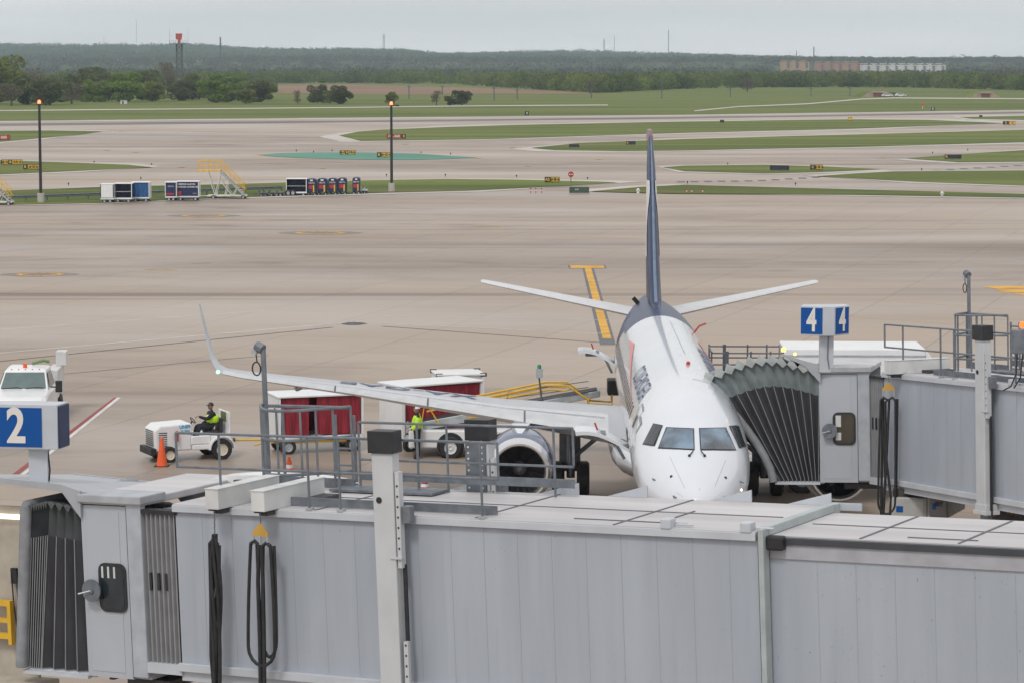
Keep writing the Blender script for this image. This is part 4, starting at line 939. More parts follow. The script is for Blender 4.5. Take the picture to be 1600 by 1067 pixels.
# gate 4
O4 = P(1383, 747, 70)
N4 = 11; st4 = []
for i in range(N4 + 1):
    t = i / N4; st4.append((.05 + 1.12 * t ** 1.15, -.16, 3.05 * t, 2.70 + .42 * math.sin(min(1, t * 1.25) * math.pi * .62) * (1 - .15 * t) - 1.0 * max(0, t - .35) ** 1.6))
b4, CM4, cp4 = jet_bridge('further jet bridge of gate 4, its fanned bellows docked against the airliner', O4, 67, 2.9, 54, 16, False, 0, st4, (.95, .18), '4')
# gate 2 interior seen through the opening
m = MB(); m.box((-4.75, .5, -.6), (-3.62, .55, 2.5), None); m.box((-4.75, .1, -.75), (-3.2, .55, -.6)); m.build('cab_lining', beige, b2)
lampm = mat('strip light', (.9, .85, .75), .4, emit=(1, .93, .8), estr=1.6)
m = MB(); m.box((-4.7, .4, 2.28), (-3.72, .47, 2.36)); m.build('strip_light', lampm, b2)
m = MB(); m.box((-4.13, .3, .0), (-4.05, .4, .8)); m.box((-4.6, .3, .7), (-4.13, .4, .8)); m.box((-4.6, .3, .1), (-4.13, .4, .2)); m.box((-4.6, .3, .4), (-4.13, .4, .47)); m.build('yellow_gate', yellow, b2)
m = MB(); m.tube([(-4.08, .42, 1.3), (-4.06, .42, .7), (-4.0, .42, .25), (-3.95, .42, .3), (-3.97, .42, 1.35)], .014, 5); m.box((-4.1, .42, 1.1), (-3.98, .48, 1.38)); m.build('telephone_cord', dark, b2)

# gate signs
def gate_sign(loc, rz, txt, w, h, label, postr=.13, post=1.0, depth=.34, second=None, rot2=0):
    e = empty('gate_sign', loc, rz, label, 'sign')
    m = MB(); m.box((-postr, -.12, 0), (postr, .14, post)); m.build('post', bwallb, e, bevel=.01)
    m = MB(); m.tube([(.05, -.14, -.05), (.05, -.14, post * .5), (.03, -.14, post * .95)], .018, 5); m.build('cable', galv, e)
    a = R(42) if second else 0
    hs = MB()
    if second:   # V-shaped twin-faced housing
        pf = [(-w * .92, -.02), (-.13, -.30), (.14, -.30), (.62, .05), (.55, .5), (-w * .8, .45)]
        hs.prism([(x, y, post) for x, y in pf], (0, 0, h))
    else: hs.box((-w, -depth, post), (.42, depth, post + h))
    hb = hs.build('housing', white, e, bevel=.015)
    return e, post
W_ = blue
# gate 4 sign: two blue faces
pz = b4.matrix_world if False else None
b = P(1292, 575, 71); e = empty('gate_sign', (b.x, b.y, b.z), 0, 'blue gate sign reading 4 on both angled faces, on the further bridge', 'sign')
m = MB(); m.box((-.2, -.1, -.1), (.16, .16, .95)); m.build('post', bwallb, e, bevel=.01)
m = MB(); m.tube([(.05, -.12, .0), (.0, -.12, .3), (.02, -.12, .9)], .015, 5); m.build('cable', galv, e)
A_, B_, C_, D_ = Vector((-.72, -.16, 0)), Vector((-.16, -.36, 0)), Vector((.10, -.36, 0)), Vector((.58, .08, 0))
m = MB(); m.prism([(-.72, -.16, .88), (-.14, -.36, .88), (.14, -.36, .88), (.58, .04, .88), (.5, .45, .88), (-.6, .4, .88)], (0, 0, .76)); m.build('housing', bwallb, e, bevel=.01)
def face_on(e, p, q, z0, z1, txt, size, i0=.04, sx=1):
    p = Vector(p).to_3d(); q = Vector(q).to_3d(); d = (q - p).normalized(); n = Vector((d.y, -d.x, 0)); m = MB()
    a = p + d * i0 + n * .006; c = q - d * i0 + n * .006
    m.prism([(a.x, a.y, z0), (c.x, c.y, z0), (c.x, c.y, z1), (a.x, a.y, z1)], n * .006); f = m.build('sign_face', blue, e)
    mid = (a + c) / 2 + n * .014
    text('number', txt, size, signw, f, (mid.x, mid.y, (z0 + z1) / 2), rz=math.atan2(d.y, d.x), bold=.022, sx=sx)
face_on(e, (-.74, -.153), (-.14, -.36), .92, 1.6, '4', .84, sx=.62, i0=.03)
face_on(e, (.14, -.36), (.58, .04), .92, 1.6, '4', .84, sx=.62, i0=.04)
# gate 2 sign
b = P(62, 742, 48); e = empty('gate_sign', b, 0, 'large blue gate sign reading 2 on the near bridge at the left edge', 'sign')
m = MB(); m.box((-.18, -.08, -.12), (.16, .12, .55)); m.build('post', bwallb, e, bevel=.01)
m = MB(); m.tube([(.17, -.02, -.1), (.19, -.02, .1), (.15, -.02, .52)], .015, 5); m.build('cable', dark, e)
m = MB(); m.prism([(-.86, -.12, .5), (.38, -.30, .5), (.50, .2, .5), (-.8, .3, .5)], (0, 0, .80)); m.build('housing', bwallb, e, bevel=.01)
m = MB(); m.prism([(.395, -.27, .52), (.505, .18, .52), (.505, .18, 1.27), (.395, -.27, 1.27)], (.012, -.004, 0)); m.build('side_face', navyc, e)
face_on(e, (-.86, -.12), (.13, -.264), .54, 1.24, '2', .86, sx=.82, i0=.03)

# hanging power cables
def hang(b, x, y, ztop, loops, label, twist=False, yoke=True, name='power_cable'):
    M_ = b.matrix_basis; 
    Mw = Matrix.Translation(b.location) @ b.rotation_euler.to_matrix().to_4x4()
    wp = Mw @ Vector((x, y, ztop)); e = empty(name, wp, -R(30) if b is b2 else -R(20), label, 'cable', 'power cables hanging from the bridge hoists')
    m = MB()
    for k in range(5 if yoke else 9): m.tube([(0 + .008 * (k % 2), 0, -.05 * k), (0, 0, -.05 * k - .05)], .012, 5)
    m.build('chain', galv, e)
    if yoke:
        m = MB(); m.prism([(0, -.015, -.18), (-.16, -.015, -.36), (-.16, -.015, -.41), (.16, -.015, -.41), (.16, -.015, -.36)], (0, .03, 0)); m.build('yoke', mat('yoke yellow', (.50, .30, .06), .5), e)
        for xx in (-.14, 0, .14): m = MB(); m.tube([(xx, 0, -.4), (xx, 0, -.55)], .022, 6); m.build('shackle', galvL, e, True)
    m = MB()
    for pts, r in loops: m.tube(pts, r, 7)
    m.build('cable_loop', dark, e, True)
    return e
def loop(xa, xb, z0, z1, y=0, bulge=.05, n=40):
    o = []
    for k in range(n + 1):
        t = k / n
        if t < .4: u = t / .4; o.append((xa - bulge * math.sin(u * math.pi * .5), y, z0 + (z1 + .3 - z0) * u))
        elif t < .6: u = (t - .4) / .2; cx = (xa - bulge + xb + bulge) / 2; rx = (xb - xa) / 2 + bulge; o.append((cx - rx * math.cos(u * math.pi), y, z1 + .3 - .3 * math.sin(u * math.pi)))
        else: u = (t - .6) / .4; o.append((xb + bulge * math.cos(u * math.pi * .5), y, z1 + .3 + (z0 - z1 - .3) * u))
    return o
z0 = -.56
lp = [(loop(-.20, .20, z0, -2.6, 0, .07), .03), (loop(.02, .24, z0, -2.45, .05, .03), .03), ([(-.2, 0, z0), (-.12, 0, z0 + .06), (-.03, 0, z0), (-.06, 0, -1.2), (-.03, .0, -2.3), (-.02, 0, -4.6)], .035), ([(.2, 0, z0), (.12, 0, z0 + .05), (.03, 0, z0 - .02), (.05, 0, -1.4), (.06, 0, -2.6), (.04, 0, -4.6)], .035), ([(-.1, .04, z0), (-.07, .04, -1.5), (.01, .04, -2.5), (.0, .04, -4.6)], .03)]
hang(b2, 2.05, -.38, HT - .01, lp, 'black power cable hung in wide open loops from a yellow yoke on the near bridge')
lp = []
for k in range(6):
    a = k * 1.05; lp.append(([(math.cos(a + t * .9) * (.03 + .05 * math.sin(t * 1.3)) + .012 * k - .03, math.sin(a + t) * .05, -.42 - 4.4 * t / 6) for t in [q * .25 for q in range(25)]], .03))
lp.append(([(-.1, 0, -.6), (-.02, 0, -.5), (.06, 0, -.6)], .04))
lp.append(([(-.10, 0, -.6), (-.09, 0, -1.6), (-.1, 0, -2.5), (-.02, 0, -3.4), (-.09, 0, -4.6)], .035)); lp.append(([(.09, 0, -.6), (.06, 0, -1.6), (.08, 0, -2.4), (.07, 0, -3.4), (.14, 0, -4.6)], .035))
hang(b2, 1.11, -.38, HT - .01, lp, 'black power cables bundled and twisted together, left one on the near bridge', yoke=False)
lp = [(loop(-.2, .18, -.66, -3.6, 0, .03), .03), ([(-.2, 0, -.66), (-.12, 0, -.6), (.02, 0, -.66), (-.02, 0, -1.9), (-.1, 0, -3.9)], .035), ([(.18, 0, -.66), (.1, 0, -.58), (-.08, 0, -.7), (-.06, 0, -2), (.1, 0, -3.2), (.05, 0, -4.4)], .035), (loop(-.16, .22, -.62, -3.9, .06, 0), .035),
      ([(-.19, .03, -.66), (-.1, .03, -2.0), (-.05, .03, -2.8), (-.18, .03, -4.2)], .03)]
hang(b4, .92, -.4, HT - .01, lp, 'black power cable looped beneath the hoist of the further bridge')
# small fittings on the near roof
M2w = Matrix.Translation(b2.location) @ b2.rotation_euler.to_matrix().to_4x4()
m = MB(); m.box((-.1, 1.5, HT + .01), (.1, 1.7, HT + .12)); m.box((.12, 1.55, HT + .01), (.22, 1.65, HT + .2)); m.tube([(.2, 1.6, HT + .06), (.6, 1.6, HT + .03), (1.2, 1.5, HT + .05), (1.7, 1.45, HT + .12)], .03, 6); m.build('roof_hose', dark, b2, True)
m = MB(); m.loft([[Vector((-1.2 + 3.0 * k / 12, yy, HT + .02 + zz * math.sin(math.pi * k / 12) ** .5)) for k in range(13)] + [Vector((1.8 - 3.0 * k / 12, yy, HT + .01)) for k in range(13)] for yy, zz in ((2.5, .14), (3.0, .14))]); m.build('roof_fairing', white, b2, True)
# beacon on gate 4 hood
amber = mat('amber lamp', (1, .45, .05), .4, emit=(1, .5, .08), estr=4)
for q, r_ in (((-2.25, -.02, HT + .50), .055), ((-1.95, -.02, HT + .40), .035)):
    m = MB(); m.lathe([(0, 0), (r_, 0), (r_, r_ * 1.6), (0, r_ * 2.2)], cp4(*q), n=10); m.build('amber_beacon', amber, b4, True)
# ground equipment under gate 4
cabm = mat('equipment grey', (.40, .40, .39), .5, var=.1); M4w = Matrix.Translation(b4.location) @ b4.rotation_euler.to_matrix().to_4x4()
def equip(x0, x1, y0, y1, D, rz, mm, label, dep=.9):
    b = P((x0 + x1) / 2, y1, D); s = D / F; w = (x1 - x0) * s; h = (y1 - y0) * s
    e = empty('equipment_cabinet', b, rz, label, 'cabinet'); m = MB(); m.box((-w / 2, 0, 0), (w / 2, dep, h)); m.build('housing', mm, e, bevel=.03)
    m = MB(); m.box((-w * .42, -.02, h * .08), (w * .42, -.004, h * .92)); m.build('door', mm, e, bevel=.006)
    m = MB(); m.box((-w * .3, -.03, h * .35), (-w * .12, -.021, h * .62)); m.build('warning_notice', blue, e); m = MB(); m.box((-w * .4, .1, h), (w * .4, .2, h + .2)); m.box((-w * .1, .1, h), (w * .1, dep - .1, h + .12)); m.build('hanger', brown, e); return e
equip(1388, 1448, 776, 812, 69, R(-12), cabm, 'light grey equipment cabinet behind the looped cable under the further bridge')
e = equip(1450, 1482, 771, 808, 68.5, R(-25), mat('equipment dark', (.17, .165, .16), .55), 'darker grey equipment cabinet hung beneath the further bridge', 1.6)
text('lettering', 'JBT', .14, dkgrey, e, (.02, -.03, .35), bold=.008)
b = P(1556, 786, 66); e = empty('air_hose', b, 0, 'yellow corrugated air hose sagging under the further bridge', 'hose')
hp = [Vector((-.15 + 1.5 * k / 26, .1 * k / 26, .12 - .26 * math.sin(math.pi * min(1, k / 18)) + .03 * max(0, k - 10) * .8)) for k in range(27)]
m = MB(); m.tube(hp, .16, 12, radii=[.15 if k % 2 else .175 for k in range(27)]); m.build('hose', mat('hose yellow', (.32, .19, .03), .6, var=.2), e)
m = MB()
for k in range(0, 27, 2): m.lathe([(.178, -.012), (.185, 0), (.178, .012)], hp[k], 'x', 12)
m.build('hose_rib', dark, e)
m = MB(); m.tube([(.4, -.1, .3), (.5, -.1, -.5), (1.5, -.2, .1)], .02, 5); m.tube([(.9, -.1, .4), (.85, -.1, -.3)], .02, 5); m.build('hose_cradle', steel, e)

# ================================================================ AIRLINER (local y = aft of nose, x = to photo right)
AX = (1089 - 800) / F * 66.2 - .02
air = empty('airliner', (AX, 64.6, 0), -R(.85), 'white airliner with a dark blue tail fin facing the camera, docked at gate 4', 'airplane')
STN = [(0, .02, 2.44, 2.5), (.12, .28, 2.2, 2.72), (.4, .55, 2.0, 2.93), (.9, .88, 1.82, 3.2), (1.7, 1.20, 1.68, 3.55), (2.2, 1.33, 1.63, 3.80), (2.9, 1.43, 1.6, 4.16), (3.7, 1.49, 1.6, 4.48), (4.6, 1.505, 1.6, 4.72), (5.8, 1.505, 1.6, 4.88), (7.5, 1.505, 1.6, 4.95), (12, 1.505, 1.6, 4.95), (18, 1.505, 1.6, 4.95), (22.5, 1.505, 1.6, 4.95), (25.5, 1.43, 1.95, 4.95), (28.5, 1.2, 2.55, 4.93), (31, .9, 3.15, 4.85), (33.5, .55, 3.7, 4.75), (35.4, .28, 4.1, 4.62), (36.2, .1, 4.3, 4.5)]
def hermite(y):
    for i in range(len(STN) - 1):
        a, b = STN[i], STN[i + 1]
        if a[0] <= y <= b[0]:
            h = b[0] - a[0]; t = (y - a[0]) / h; o = []
            for k in (1, 2, 3):
                def slope(j):
                    if j <= 0 or j >= len(STN) - 1: return (STN[min(j + 1, len(STN) - 1)][k] - STN[max(j - 1, 0)][k]) / (STN[min(j + 1, len(STN) - 1)][0] - STN[max(j - 1, 0)][0])
                    d0 = (STN[j][k] - STN[j - 1][k]) / (STN[j][0] - STN[j - 1][0]); d1 = (STN[j + 1][k] - STN[j][k]) / (STN[j + 1][0] - STN[j][0])
                    return 0 if d0 * d1 <= 0 else 2 * d0 * d1 / (d0 + d1)
                m0, m1 = slope(i) * h, slope(i + 1) * h; p0, p1 = a[k], b[k]
                o.append((2 * t**3 - 3 * t**2 + 1) * p0 + (t**3 - 2 * t**2 + t) * m0 + (-2 * t**3 + 3 * t**2) * p1 + (t**3 - t**2) * m1)
            return o
    return STN[-1][1:]
def sec(y, ang, off=0):      # ang 0 = top, positive to +x
    w, zb, zt = hermite(y); zc = zb + (zt - zb) * .5; hh = (zt - zb) / 2
    return Vector(((w + off) * math.sin(ang), y, zc + (hh + off) * math.cos(ang)))
ys = [0, .03, .07, .12, .2, .3, .4, .55, .7, .9, 1.1, 1.3, 1.5, 1.7, 1.95, 2.2, 2.5, 2.9, 3.3, 3.7, 4.2, 4.8, 5.5, 6.5, 7.5, 9, 11, 13, 15, 17, 19, 21, 22.5, 23.5, 24.5, 25.5, 27, 28.5, 30, 31, 32.2, 33.5, 34.5, 35.4, 36, 36.2]
m = MB(); NS = 56; vs = []; fs = []
for y in ys:
    for k in range(NS): vs.append(sec(y, 2 * math.pi * k / NS))
for i in range(len(ys) - 1):
    for k in range(NS): fs.append((i * NS + k, i * NS + (k + 1) % NS, (i + 1) * NS + (k + 1) % NS, (i + 1) * NS + k))
fs.append(tuple(range(NS)))
o_ = len(m.v); m.v += [tuple(v) for v in vs]
acw = mat('airliner white', (.66, .69, .74), .22, var=.03, scale=.5, coat=.7); tailb = mat('tail blue', (.010, .024, .085), .34, var=.1, spec=.25)
for f in fs:
    c = sum((Vector(vs[i]) for i in f), Vector()) / len(f)
    m.f.append(f); m.mi.append(1 if c.y > 23.4 + (4.95 - c.z) * .9 - .0 else 0)
m.build('fuselage', [acw, tailb], air, smooth=True)
body = air.children[-1]
def front_y_at(x, z):        # surface depth for a point seen from the front
    lo, hi = 0.0, 8.0
    for _ in range(34):
        md = (lo + hi) / 2; w, zb, zt = hermite(md); zc = (zb + zt) / 2; hh = (zt - zb) / 2
        if (x / w) ** 2 + ((z - zc) / hh) ** 2 < 1: hi = md
        else: lo = md
    return hi
def pix_to_nose(px, py):     # find surface point on the nose under a photo pixel
    r = ray(px, py); ca, sa = math.cos(R(.85)), math.sin(R(.85))
    best = None
    for k in range(420):
        D = 64.9 + k * .015; p = CC + r * (D / r.y); d = Vector((p.x - AX, p.y - 64.6, p.z)); l = Vector((d.x * ca - d.y * sa, d.x * sa + d.y * ca, d.z))
        if l.y < 0: continue
        w, zb, zt = hermite(min(l.y, 36)); zc = (zb + zt) / 2; hh = (zt - zb) / 2
        if (l.x / w) ** 2 + ((l.z - zc) / hh) ** 2 <= 1: return l
    return l
def nose_patch(pts, name, m_, par, off=.012, n=7):
    g = []
    bl, br, tr, tl_ = [Vector((x, y, 0)) for x, y in pts]
    vs = []; fs = []
    for j in range(n + 1):
        for i in range(n + 1):
            u, v = i / n, j / n; q = (bl * (1 - u) + br * u) * (1 - v) + (tl_ * (1 - u) + tr * u) * v
            l = pix_to_nose(q.x, q.y); w, zb, zt = hermite(l.y); zc = (zb + zt) / 2
            nn_ = Vector((l.x / w ** 2, -.35, (l.z - zc) / ((zt - zb) / 2) ** 2)).normalized(); vs.append(l + nn_ * off)
    for j in range(n):
        for i in range(n): a = j * (n + 1) + i; fs.append((a, a + 1, a + n + 2, a + n + 1))
    mb = MB(); mb.raw(vs, fs); return mb.build(name, m_, par, smooth=True)
wsg = mat('windshield glass', (.02, .04, .06), .04, var=.3, scale=1.6, spec=.8, coat=1, rgb2=(.12, .19, .27), detail=2); wfr = mat('window frame', (.03, .03, .035), .4)  # pale blue noise in the windshield colour stands in for reflections on the panes
def inset(p, k):
    cx = sum(a for a, b in p) / 4; cy = sum(b for a, b in p) / 4
    o = []
    for a, b in p: o.append((a - (k if a > cx else -k), b - (k if b > cy else -k)))
    return o
for nm, p in (('windshield', [(1028, 700.5), (1085.5, 703.5), (1084.5, 669), (1041, 667)]), ('windshield', [(1094, 703.5), (1150.5, 703.5), (1134, 667.5), (1092, 668.5)]),
              ('cockpit_side_window', [(1004, 694), (1023.5, 697), (1036, 664), (1021, 661)]), ('cockpit_side_window', [(1155.5, 700), (1165.5, 697), (1152.5, 664), (1138.5, 665)])):
    f = nose_patch(p, nm, wfr, body, .012); nose_patch(inset(p, 1.6), 'glass', wsg if nm == 'windshield' else glassm, f, .020)
m = MB()
for sx_, xx in ((-1, 1077), (1, 1101)):
    a = pix_to_nose(xx, 712); b_ = pix_to_nose(xx + sx_ * -6, 705); c_ = pix_to_nose(xx - sx_ * 8 * 0 - sx_ * 2, 690)
    m.tube([a + Vector((0, -.03, .02)), b_ + Vector((0, -.03, .03))], .015, 5); m.lathe([(0, -.03), (.035, -.02), (.035, .02), (0, .03)], a + Vector((0, -.03, .02)), 'y', 8)
m.build('wiper', dark, body)
for xx, yy in ((1049, 744), (1133.5, 746)):
    a = pix_to_nose(xx, yy); m = MB(); m.lathe([(0, -.03), (.035, -.02), (.04, .01)], a, 'y', 10); m.build('sensor_port', mat('port blue', (.02, .02, .06), .3), body)
for xx, yy in ((1020, 747), (1157, 751), (1052, 774), (1132, 775)):
    a = pix_to_nose(xx, yy); m = MB(); m.tube([a, a + Vector((0, -.1, .0)), a + Vector((.06, -.16, -.02))], .018, 5); m.build('probe', galv, body)
# radome panel lines as thin strips
m = MB()
def pl_(pa, pb, w=.6):
    n = 8
    for k in range(n):
        u0, u1 = k / n, (k + 1) / n; A = [pa[i] + (pb[i] - pa[i]) * u0 for i in (0, 1)]; B_ = [pa[i] + (pb[i] - pa[i]) * u1 for i in (0, 1)]
        ps = [pix_to_nose(A[0] - w / 2, A[1]), pix_to_nose(A[0] + w / 2, A[1]), pix_to_nose(B_[0] + w / 2, B_[1]), pix_to_nose(B_[0] - w / 2, B_[1])]
        m.face([p + Vector((0, -.008, .004)) for p in ps])
for pa, pb in (((1046, 712), (1070, 762)), ((1134, 718), (1117, 760)), ((1093, 762), (1093, 786)), ((1056, 768), (1078, 784)), ((1127, 768), (1112, 786))): pl_(pa, pb)
m.build('panel_line', mat('panel line', (.38, .38, .40), .5), body)
for xx, yy in ((1153, 772), (1158, 765)):
    a = pix_to_nose(xx, yy); m = MB(); m.lathe([(0, -.02), (.03, -.01), (.035, .01)], a, 'y', 10); m.build('nose_lamp', mat('lamp glow', (.9, .85, .7), .3, emit=(1, .85, .6), estr=3), body)
# cabin windows: (both sides)
def surf_patch(y0, y1, a0, a1, ny=2, na=3, off=.012):
    vs = []; fs = []
    for i in range(ny + 1):
        for j in range(na + 1): vs.append(sec(y0 + (y1 - y0) * i / ny, a0 + (a1 - a0) * j / na, off))
    for i in range(ny):
        for j in range(na): q = i * (na + 1) + j; fs.append((q, q + 1, q + na + 2, q + na + 1))
    return vs, fs
for side in (-1, 1):
    for k in range(25):
        y = 7.4 + .76 * k
        mb = MB(); mb.raw(*surf_patch(y, y + .26, side * R(63), side * R(76))); mb.build('cabin_window', wfr if True else glassm, body)
# doors outline
dl = mat('door outline', (.25, .26, .30), .5)
for side in (-1, 1):
    mb = MB()
    for (y0, y1, a0, a1) in ((5.0, 5.04, 52, 100), (5.85, 5.89, 52, 100), (5.0, 5.89, 50, 52), (27.2, 27.24, 55, 100), (27.9, 27.94, 55, 100)): mb.raw(*surf_patch(y0, y1, side * R(a0), side * R(a1), 2, 8, .008))
    mb.build('door_outline', dl, body)
    mb = MB(); mb.raw(*surf_patch(5.28, 5.56, side * R(60), side * R(72))); mb.build('door_window', wfr, body)
# emergency/crew number mark by the cockpit
mb = MB(); mb.raw(*surf_patch(4.2, 4.9, -R(58), -R(55), 3, 2)); mb.raw(*surf_patch(4.2, 4.3, -R(66), -R(55), 3, 3)); mb.build('crew_marking', dl, body)
# livery lettering wrapped on the fuselage
def wrap_text(body_txt, size, ystart, acen, side, m_, name, sx=1, bold=.02, slant=.15):
    me = font_mesh(body_txt, size, bold, 0, sx, 'LEFT'); bm = bmesh.new(); bm.from_mesh(me)
    bmesh.ops.triangulate(bm, faces=bm.faces)
    for _ in range(3):
        es = [e for e in bm.edges if e.calc_length() > .12]
        if es: bmesh.ops.subdivide_edges(bm, edges=es, cuts=1)
        bmesh.ops.triangulate(bm, faces=[f for f in bm.faces if len(f.verts) > 3])
    for v in bm.verts:
        u, h = v.co.x + slant * v.co.y, v.co.y; a = acen - h / 1.52
        v.co = sec(ystart + u * (-side), side * a, .012) if side < 0 else sec(ystart - u, side * a, .012)
    bm.to_mesh(me); bm.free(); me.materials.clear(); me.materials.append(m_); me.name = name
    o = bpy.data.objects.new(name, me); COL.objects.link(o); o.parent = body; return o
letb = mat('lettering blue', (.02, .05, .16), .4)
wrap_text('AEROMEXICO', .74, 6.5, R(47), -1, letb, 'lettering', sx=1.2, bold=0)
w2 = font_mesh
wrap_text('AEROMEXICO', .95, 16.5, R(46), 1, letb, 'lettering', sx=1.15)
wrap_text('XA-GAE', .4, 27.2, R(50), -1, letb, 'registration')
# red swoosh along the window line
swm = mat('swoosh red', (.62, .22, .20), .4, var=.05)
for side in (-1, 1):
    vs = []; fs = []; n = 22
    for i in range(n + 1):
        t = i / n; y = 7.0 + 13.6 * t; a = 66 - 27 * t ** 1.4; w = .4 + 8.5 * t ** 1.8 * (1 if t < .88 else max(.05, (1 - t) / .12)); a -= 0
        if t > .85: a += (t - .85) * 55
        for q in (0, .5, 1): vs.append(sec(y, side * R(a + w * (q - .5) * 1.0), .014))
    for i in range(n):
        for q in (0, 1): k = i * 3 + q; fs.append((k, k + 1, k + 4, k + 3))
    mb = MB(); mb.raw(vs, fs); mb.build('swoosh', swm, body, smooth=True)
# beacon, antennas on crown
m = MB(); m.lathe([(0, .0), (.06, 0), (.05, .07), (0, .1)], sec(9.3, .13), n=10); m.build('red_beacon', red, body, True)
for y, a in ((8.2, .3), (11.5, .05), (17.2, -.05), (20.5, .2)):
    q = sec(y, a); m = MB(); m.prism([q + Vector((-.012, 0, -.02)), q + Vector((-.012, .35, -.02)), q + Vector((-.012, .33, .14)), q + Vector((-.012, .15, .14))], (.024, 0, 0)); m.build('antenna', acw, body)
m = MB(); m.raw(*surf_patch(12, 22, R(9), R(9.6), 10, 1, .006)); m.raw(*surf_patch(6.2, 6.24, R(6), R(24), 1, 6, .006)); m.build('panel_line', MT['panel line'], body)
# --- wings
def aero(y0, chord, x, z, tk, n=10):    # closed airfoil ring in the y-z plane
    up = []; lo = []
    for k in range(n + 1):
        t = (1 - math.cos(math.pi * k / n)) / 2; th = 5 * tk * (.2969 * math.sqrt(t) - .126 * t - .3516 * t * t + .2843 * t**3 - .1015 * t**4)
        up.append(Vector((x, y0 + chord * t, z + chord * (th + .02 * math.sin(math.pi * t))))); lo.append(Vector((x, y0 + chord * t, z + chord * (-th + .02 * math.sin(math.pi * t)))))
    return up + lo[1:-1][::-1]
wingm = mat('wing grey', (.46, .48, .51), .33, .35, var=.06, scale=.8, stretch=(2, .4, 1)); wingle = mat('polished leading edge', (.66, .67, .69), .25, .75, var=.06)
WS = [(1.2, 11.9, 6.6, 2.45, .15), (1.9, 12.5, 6.0, 2.53, .14), (4.9, 14.15, 4.3, 2.80, .11), (9.5, 16.95, 2.75, 3.18, .10), (13.1, 19.0, 1.75, 3.42, .09), (13.8, 19.45, 1.5, 3.50, .09)]
for side in (-1, 1):
    rings = [aero(y, c, side * x, z, tk) for x, y, c, z, tk in WS]
    for x, y, c, z, tk in ((14.05, 19.75, 1.25, 3.62, .09), (14.25, 20.1, 1.05, 3.9, .08), (14.55, 20.9, .7, 4.7, .07), (14.78, 21.5, .38, 5.45, .06)): rings.append(aero(y, c, side * x, z, tk))
    wn = MB(); wn.loft(rings); w = wn.build('wing', wingm, air, smooth=True)
    m = MB()
    le = [[p + (p - Vector((p.x, y + c * .3, z))).normalized() * .006 for p in [aero(y, c, side * x, z, tk)[k] for k in (3, 2, 1, 0, 19, 18)]] for x, y, c, z, tk in WS[1:]]
    for a_, b_ in zip(le, le[1:]):
        for k in range(5): m.face([a_[k], a_[k + 1], b_[k + 1], b_[k]])
    m.build('leading_edge_slat', wingle, w, smooth=True)
    # slat gaps, flap line
    m = MB()
    def on_wing(x, f):
        for a_, b_ in zip(WS, WS[1:]):
            if a_[0] <= x <= b_[0]:
                t = (x - a_[0]) / (b_[0] - a_[0]); y, c, z, tk = [a_[i] + (b_[i] - a_[i]) * t for i in (1, 2, 3, 4)]; th = 5 * tk * (.2969 * math.sqrt(f) - .126 * f - .3516 * f * f + .2843 * f**3 - .1015 * f**4)
                return Vector((side * x, y + c * f, z + c * (th + .02 * math.sin(math.pi * f))))
    for x in (4.3, 7.2, 10.1):
        for k in range(6): f0, f1 = k * .02, (k + 1) * .02; m.face([on_wing(x, f0) + Vector((0, -.01, .012)), on_wing(x + .05, f0) + Vector((0, -.01, .012)), on_wing(x + .05, f1) + Vector((0, -.01, .012)), on_wing(x, f1) + Vector((0, -.01, .012))])
    for f in (.13, .7):
        for k in range(12): x0, x1 = 2 + k * .95, 2 + (k + 1) * .95; m.face([on_wing(x0, f) + Vector((0, 0, .012)), on_wing(x1, f) + Vector((0, 0, .012)), on_wing(x1, f + .006) + Vector((0, 0, .012)), on_wing(x0, f + .006) + Vector((0, 0, .012))])
    m.build('slat_gap', mat('gap dark', (.12, .12, .13), .6), w)
    for x in (3.4, 6.3, 9.0, 11.4):
        q = on_wing(x, .55); m = MB(); m.loft([[q + Vector((math.cos(t) * r_, dy, -.18 - .1 + math.sin(t) * r_ * 1.2)) for t in [2 * math.pi * k / 10 for k in range(10)]] for dy, r_ in ((-.9, .02), (-.6, .09), (.2, .14), (1.1, .1), (1.8, .02))]); m.build('flap_track_fairing', galvL, w, smooth=True)
    if side < 0:
        me = font_mesh('XA-GAE', .95, .02, 0, 1.25, 'CENTER')
        bm = bmesh.new(); bm.from_mesh(me); bmesh.ops.triangulate(bm, faces=bm.faces)
        for _ in range(2):
            bmesh.ops.subdivide_edges(bm, edges=[e for e in bm.edges if e.calc_length() > .2], cuts=1); bmesh.ops.triangulate(bm, faces=[f for f in bm.faces if len(f.verts) > 3])
        for v in bm.verts:
            x = 7.9 - v.co.x * 1.0; yc = v.co.y      # reads from behind: tops towards the leading edge
            x = 7.9 + v.co.x * -1 if False else 7.9 + v.co.x * 1.0
            fr = .42 - yc / 3.3; p = on_wing(max(2, min(13, x)), fr); v.co = Vector((p.x, p.y, p.z + .012))
        bm.to_mesh(me); bm.free(); me.materials.clear(); me.materials.append(letb); o = bpy.data.objects.new('registration', me); COL.objects.link(o); o.parent = w
        m = MB(); m.lathe([(0, -.05), (.05, -.03), (.06, .05)], Vector((side * 13.95, 19.5, 3.55)), 'y', 10); m.build('wing_tip_lamp', mat('green lamp', (.2, .9, .6), .3, emit=(.3, 1, .7), estr=2.5), w, True)
    # wing root fairing
    m = MB(); m.loft([[Vector((side * (1.0 + r_ * math.cos(t)), y, 1.95 + .62 * r_ * math.sin(t) / .9)) for t in [2 * math.pi * k / 16 for k in range(16)]] for y, r_ in ((10.4, .3), (11.6, .7), (13, .85), (16, .9), (19, .8), (21, .3))]); m.build('wing_root_fairing', acw, air, smooth=True)
    # --- engine
    ex, ez, ey = side * (4.42), 1.86, 10.0
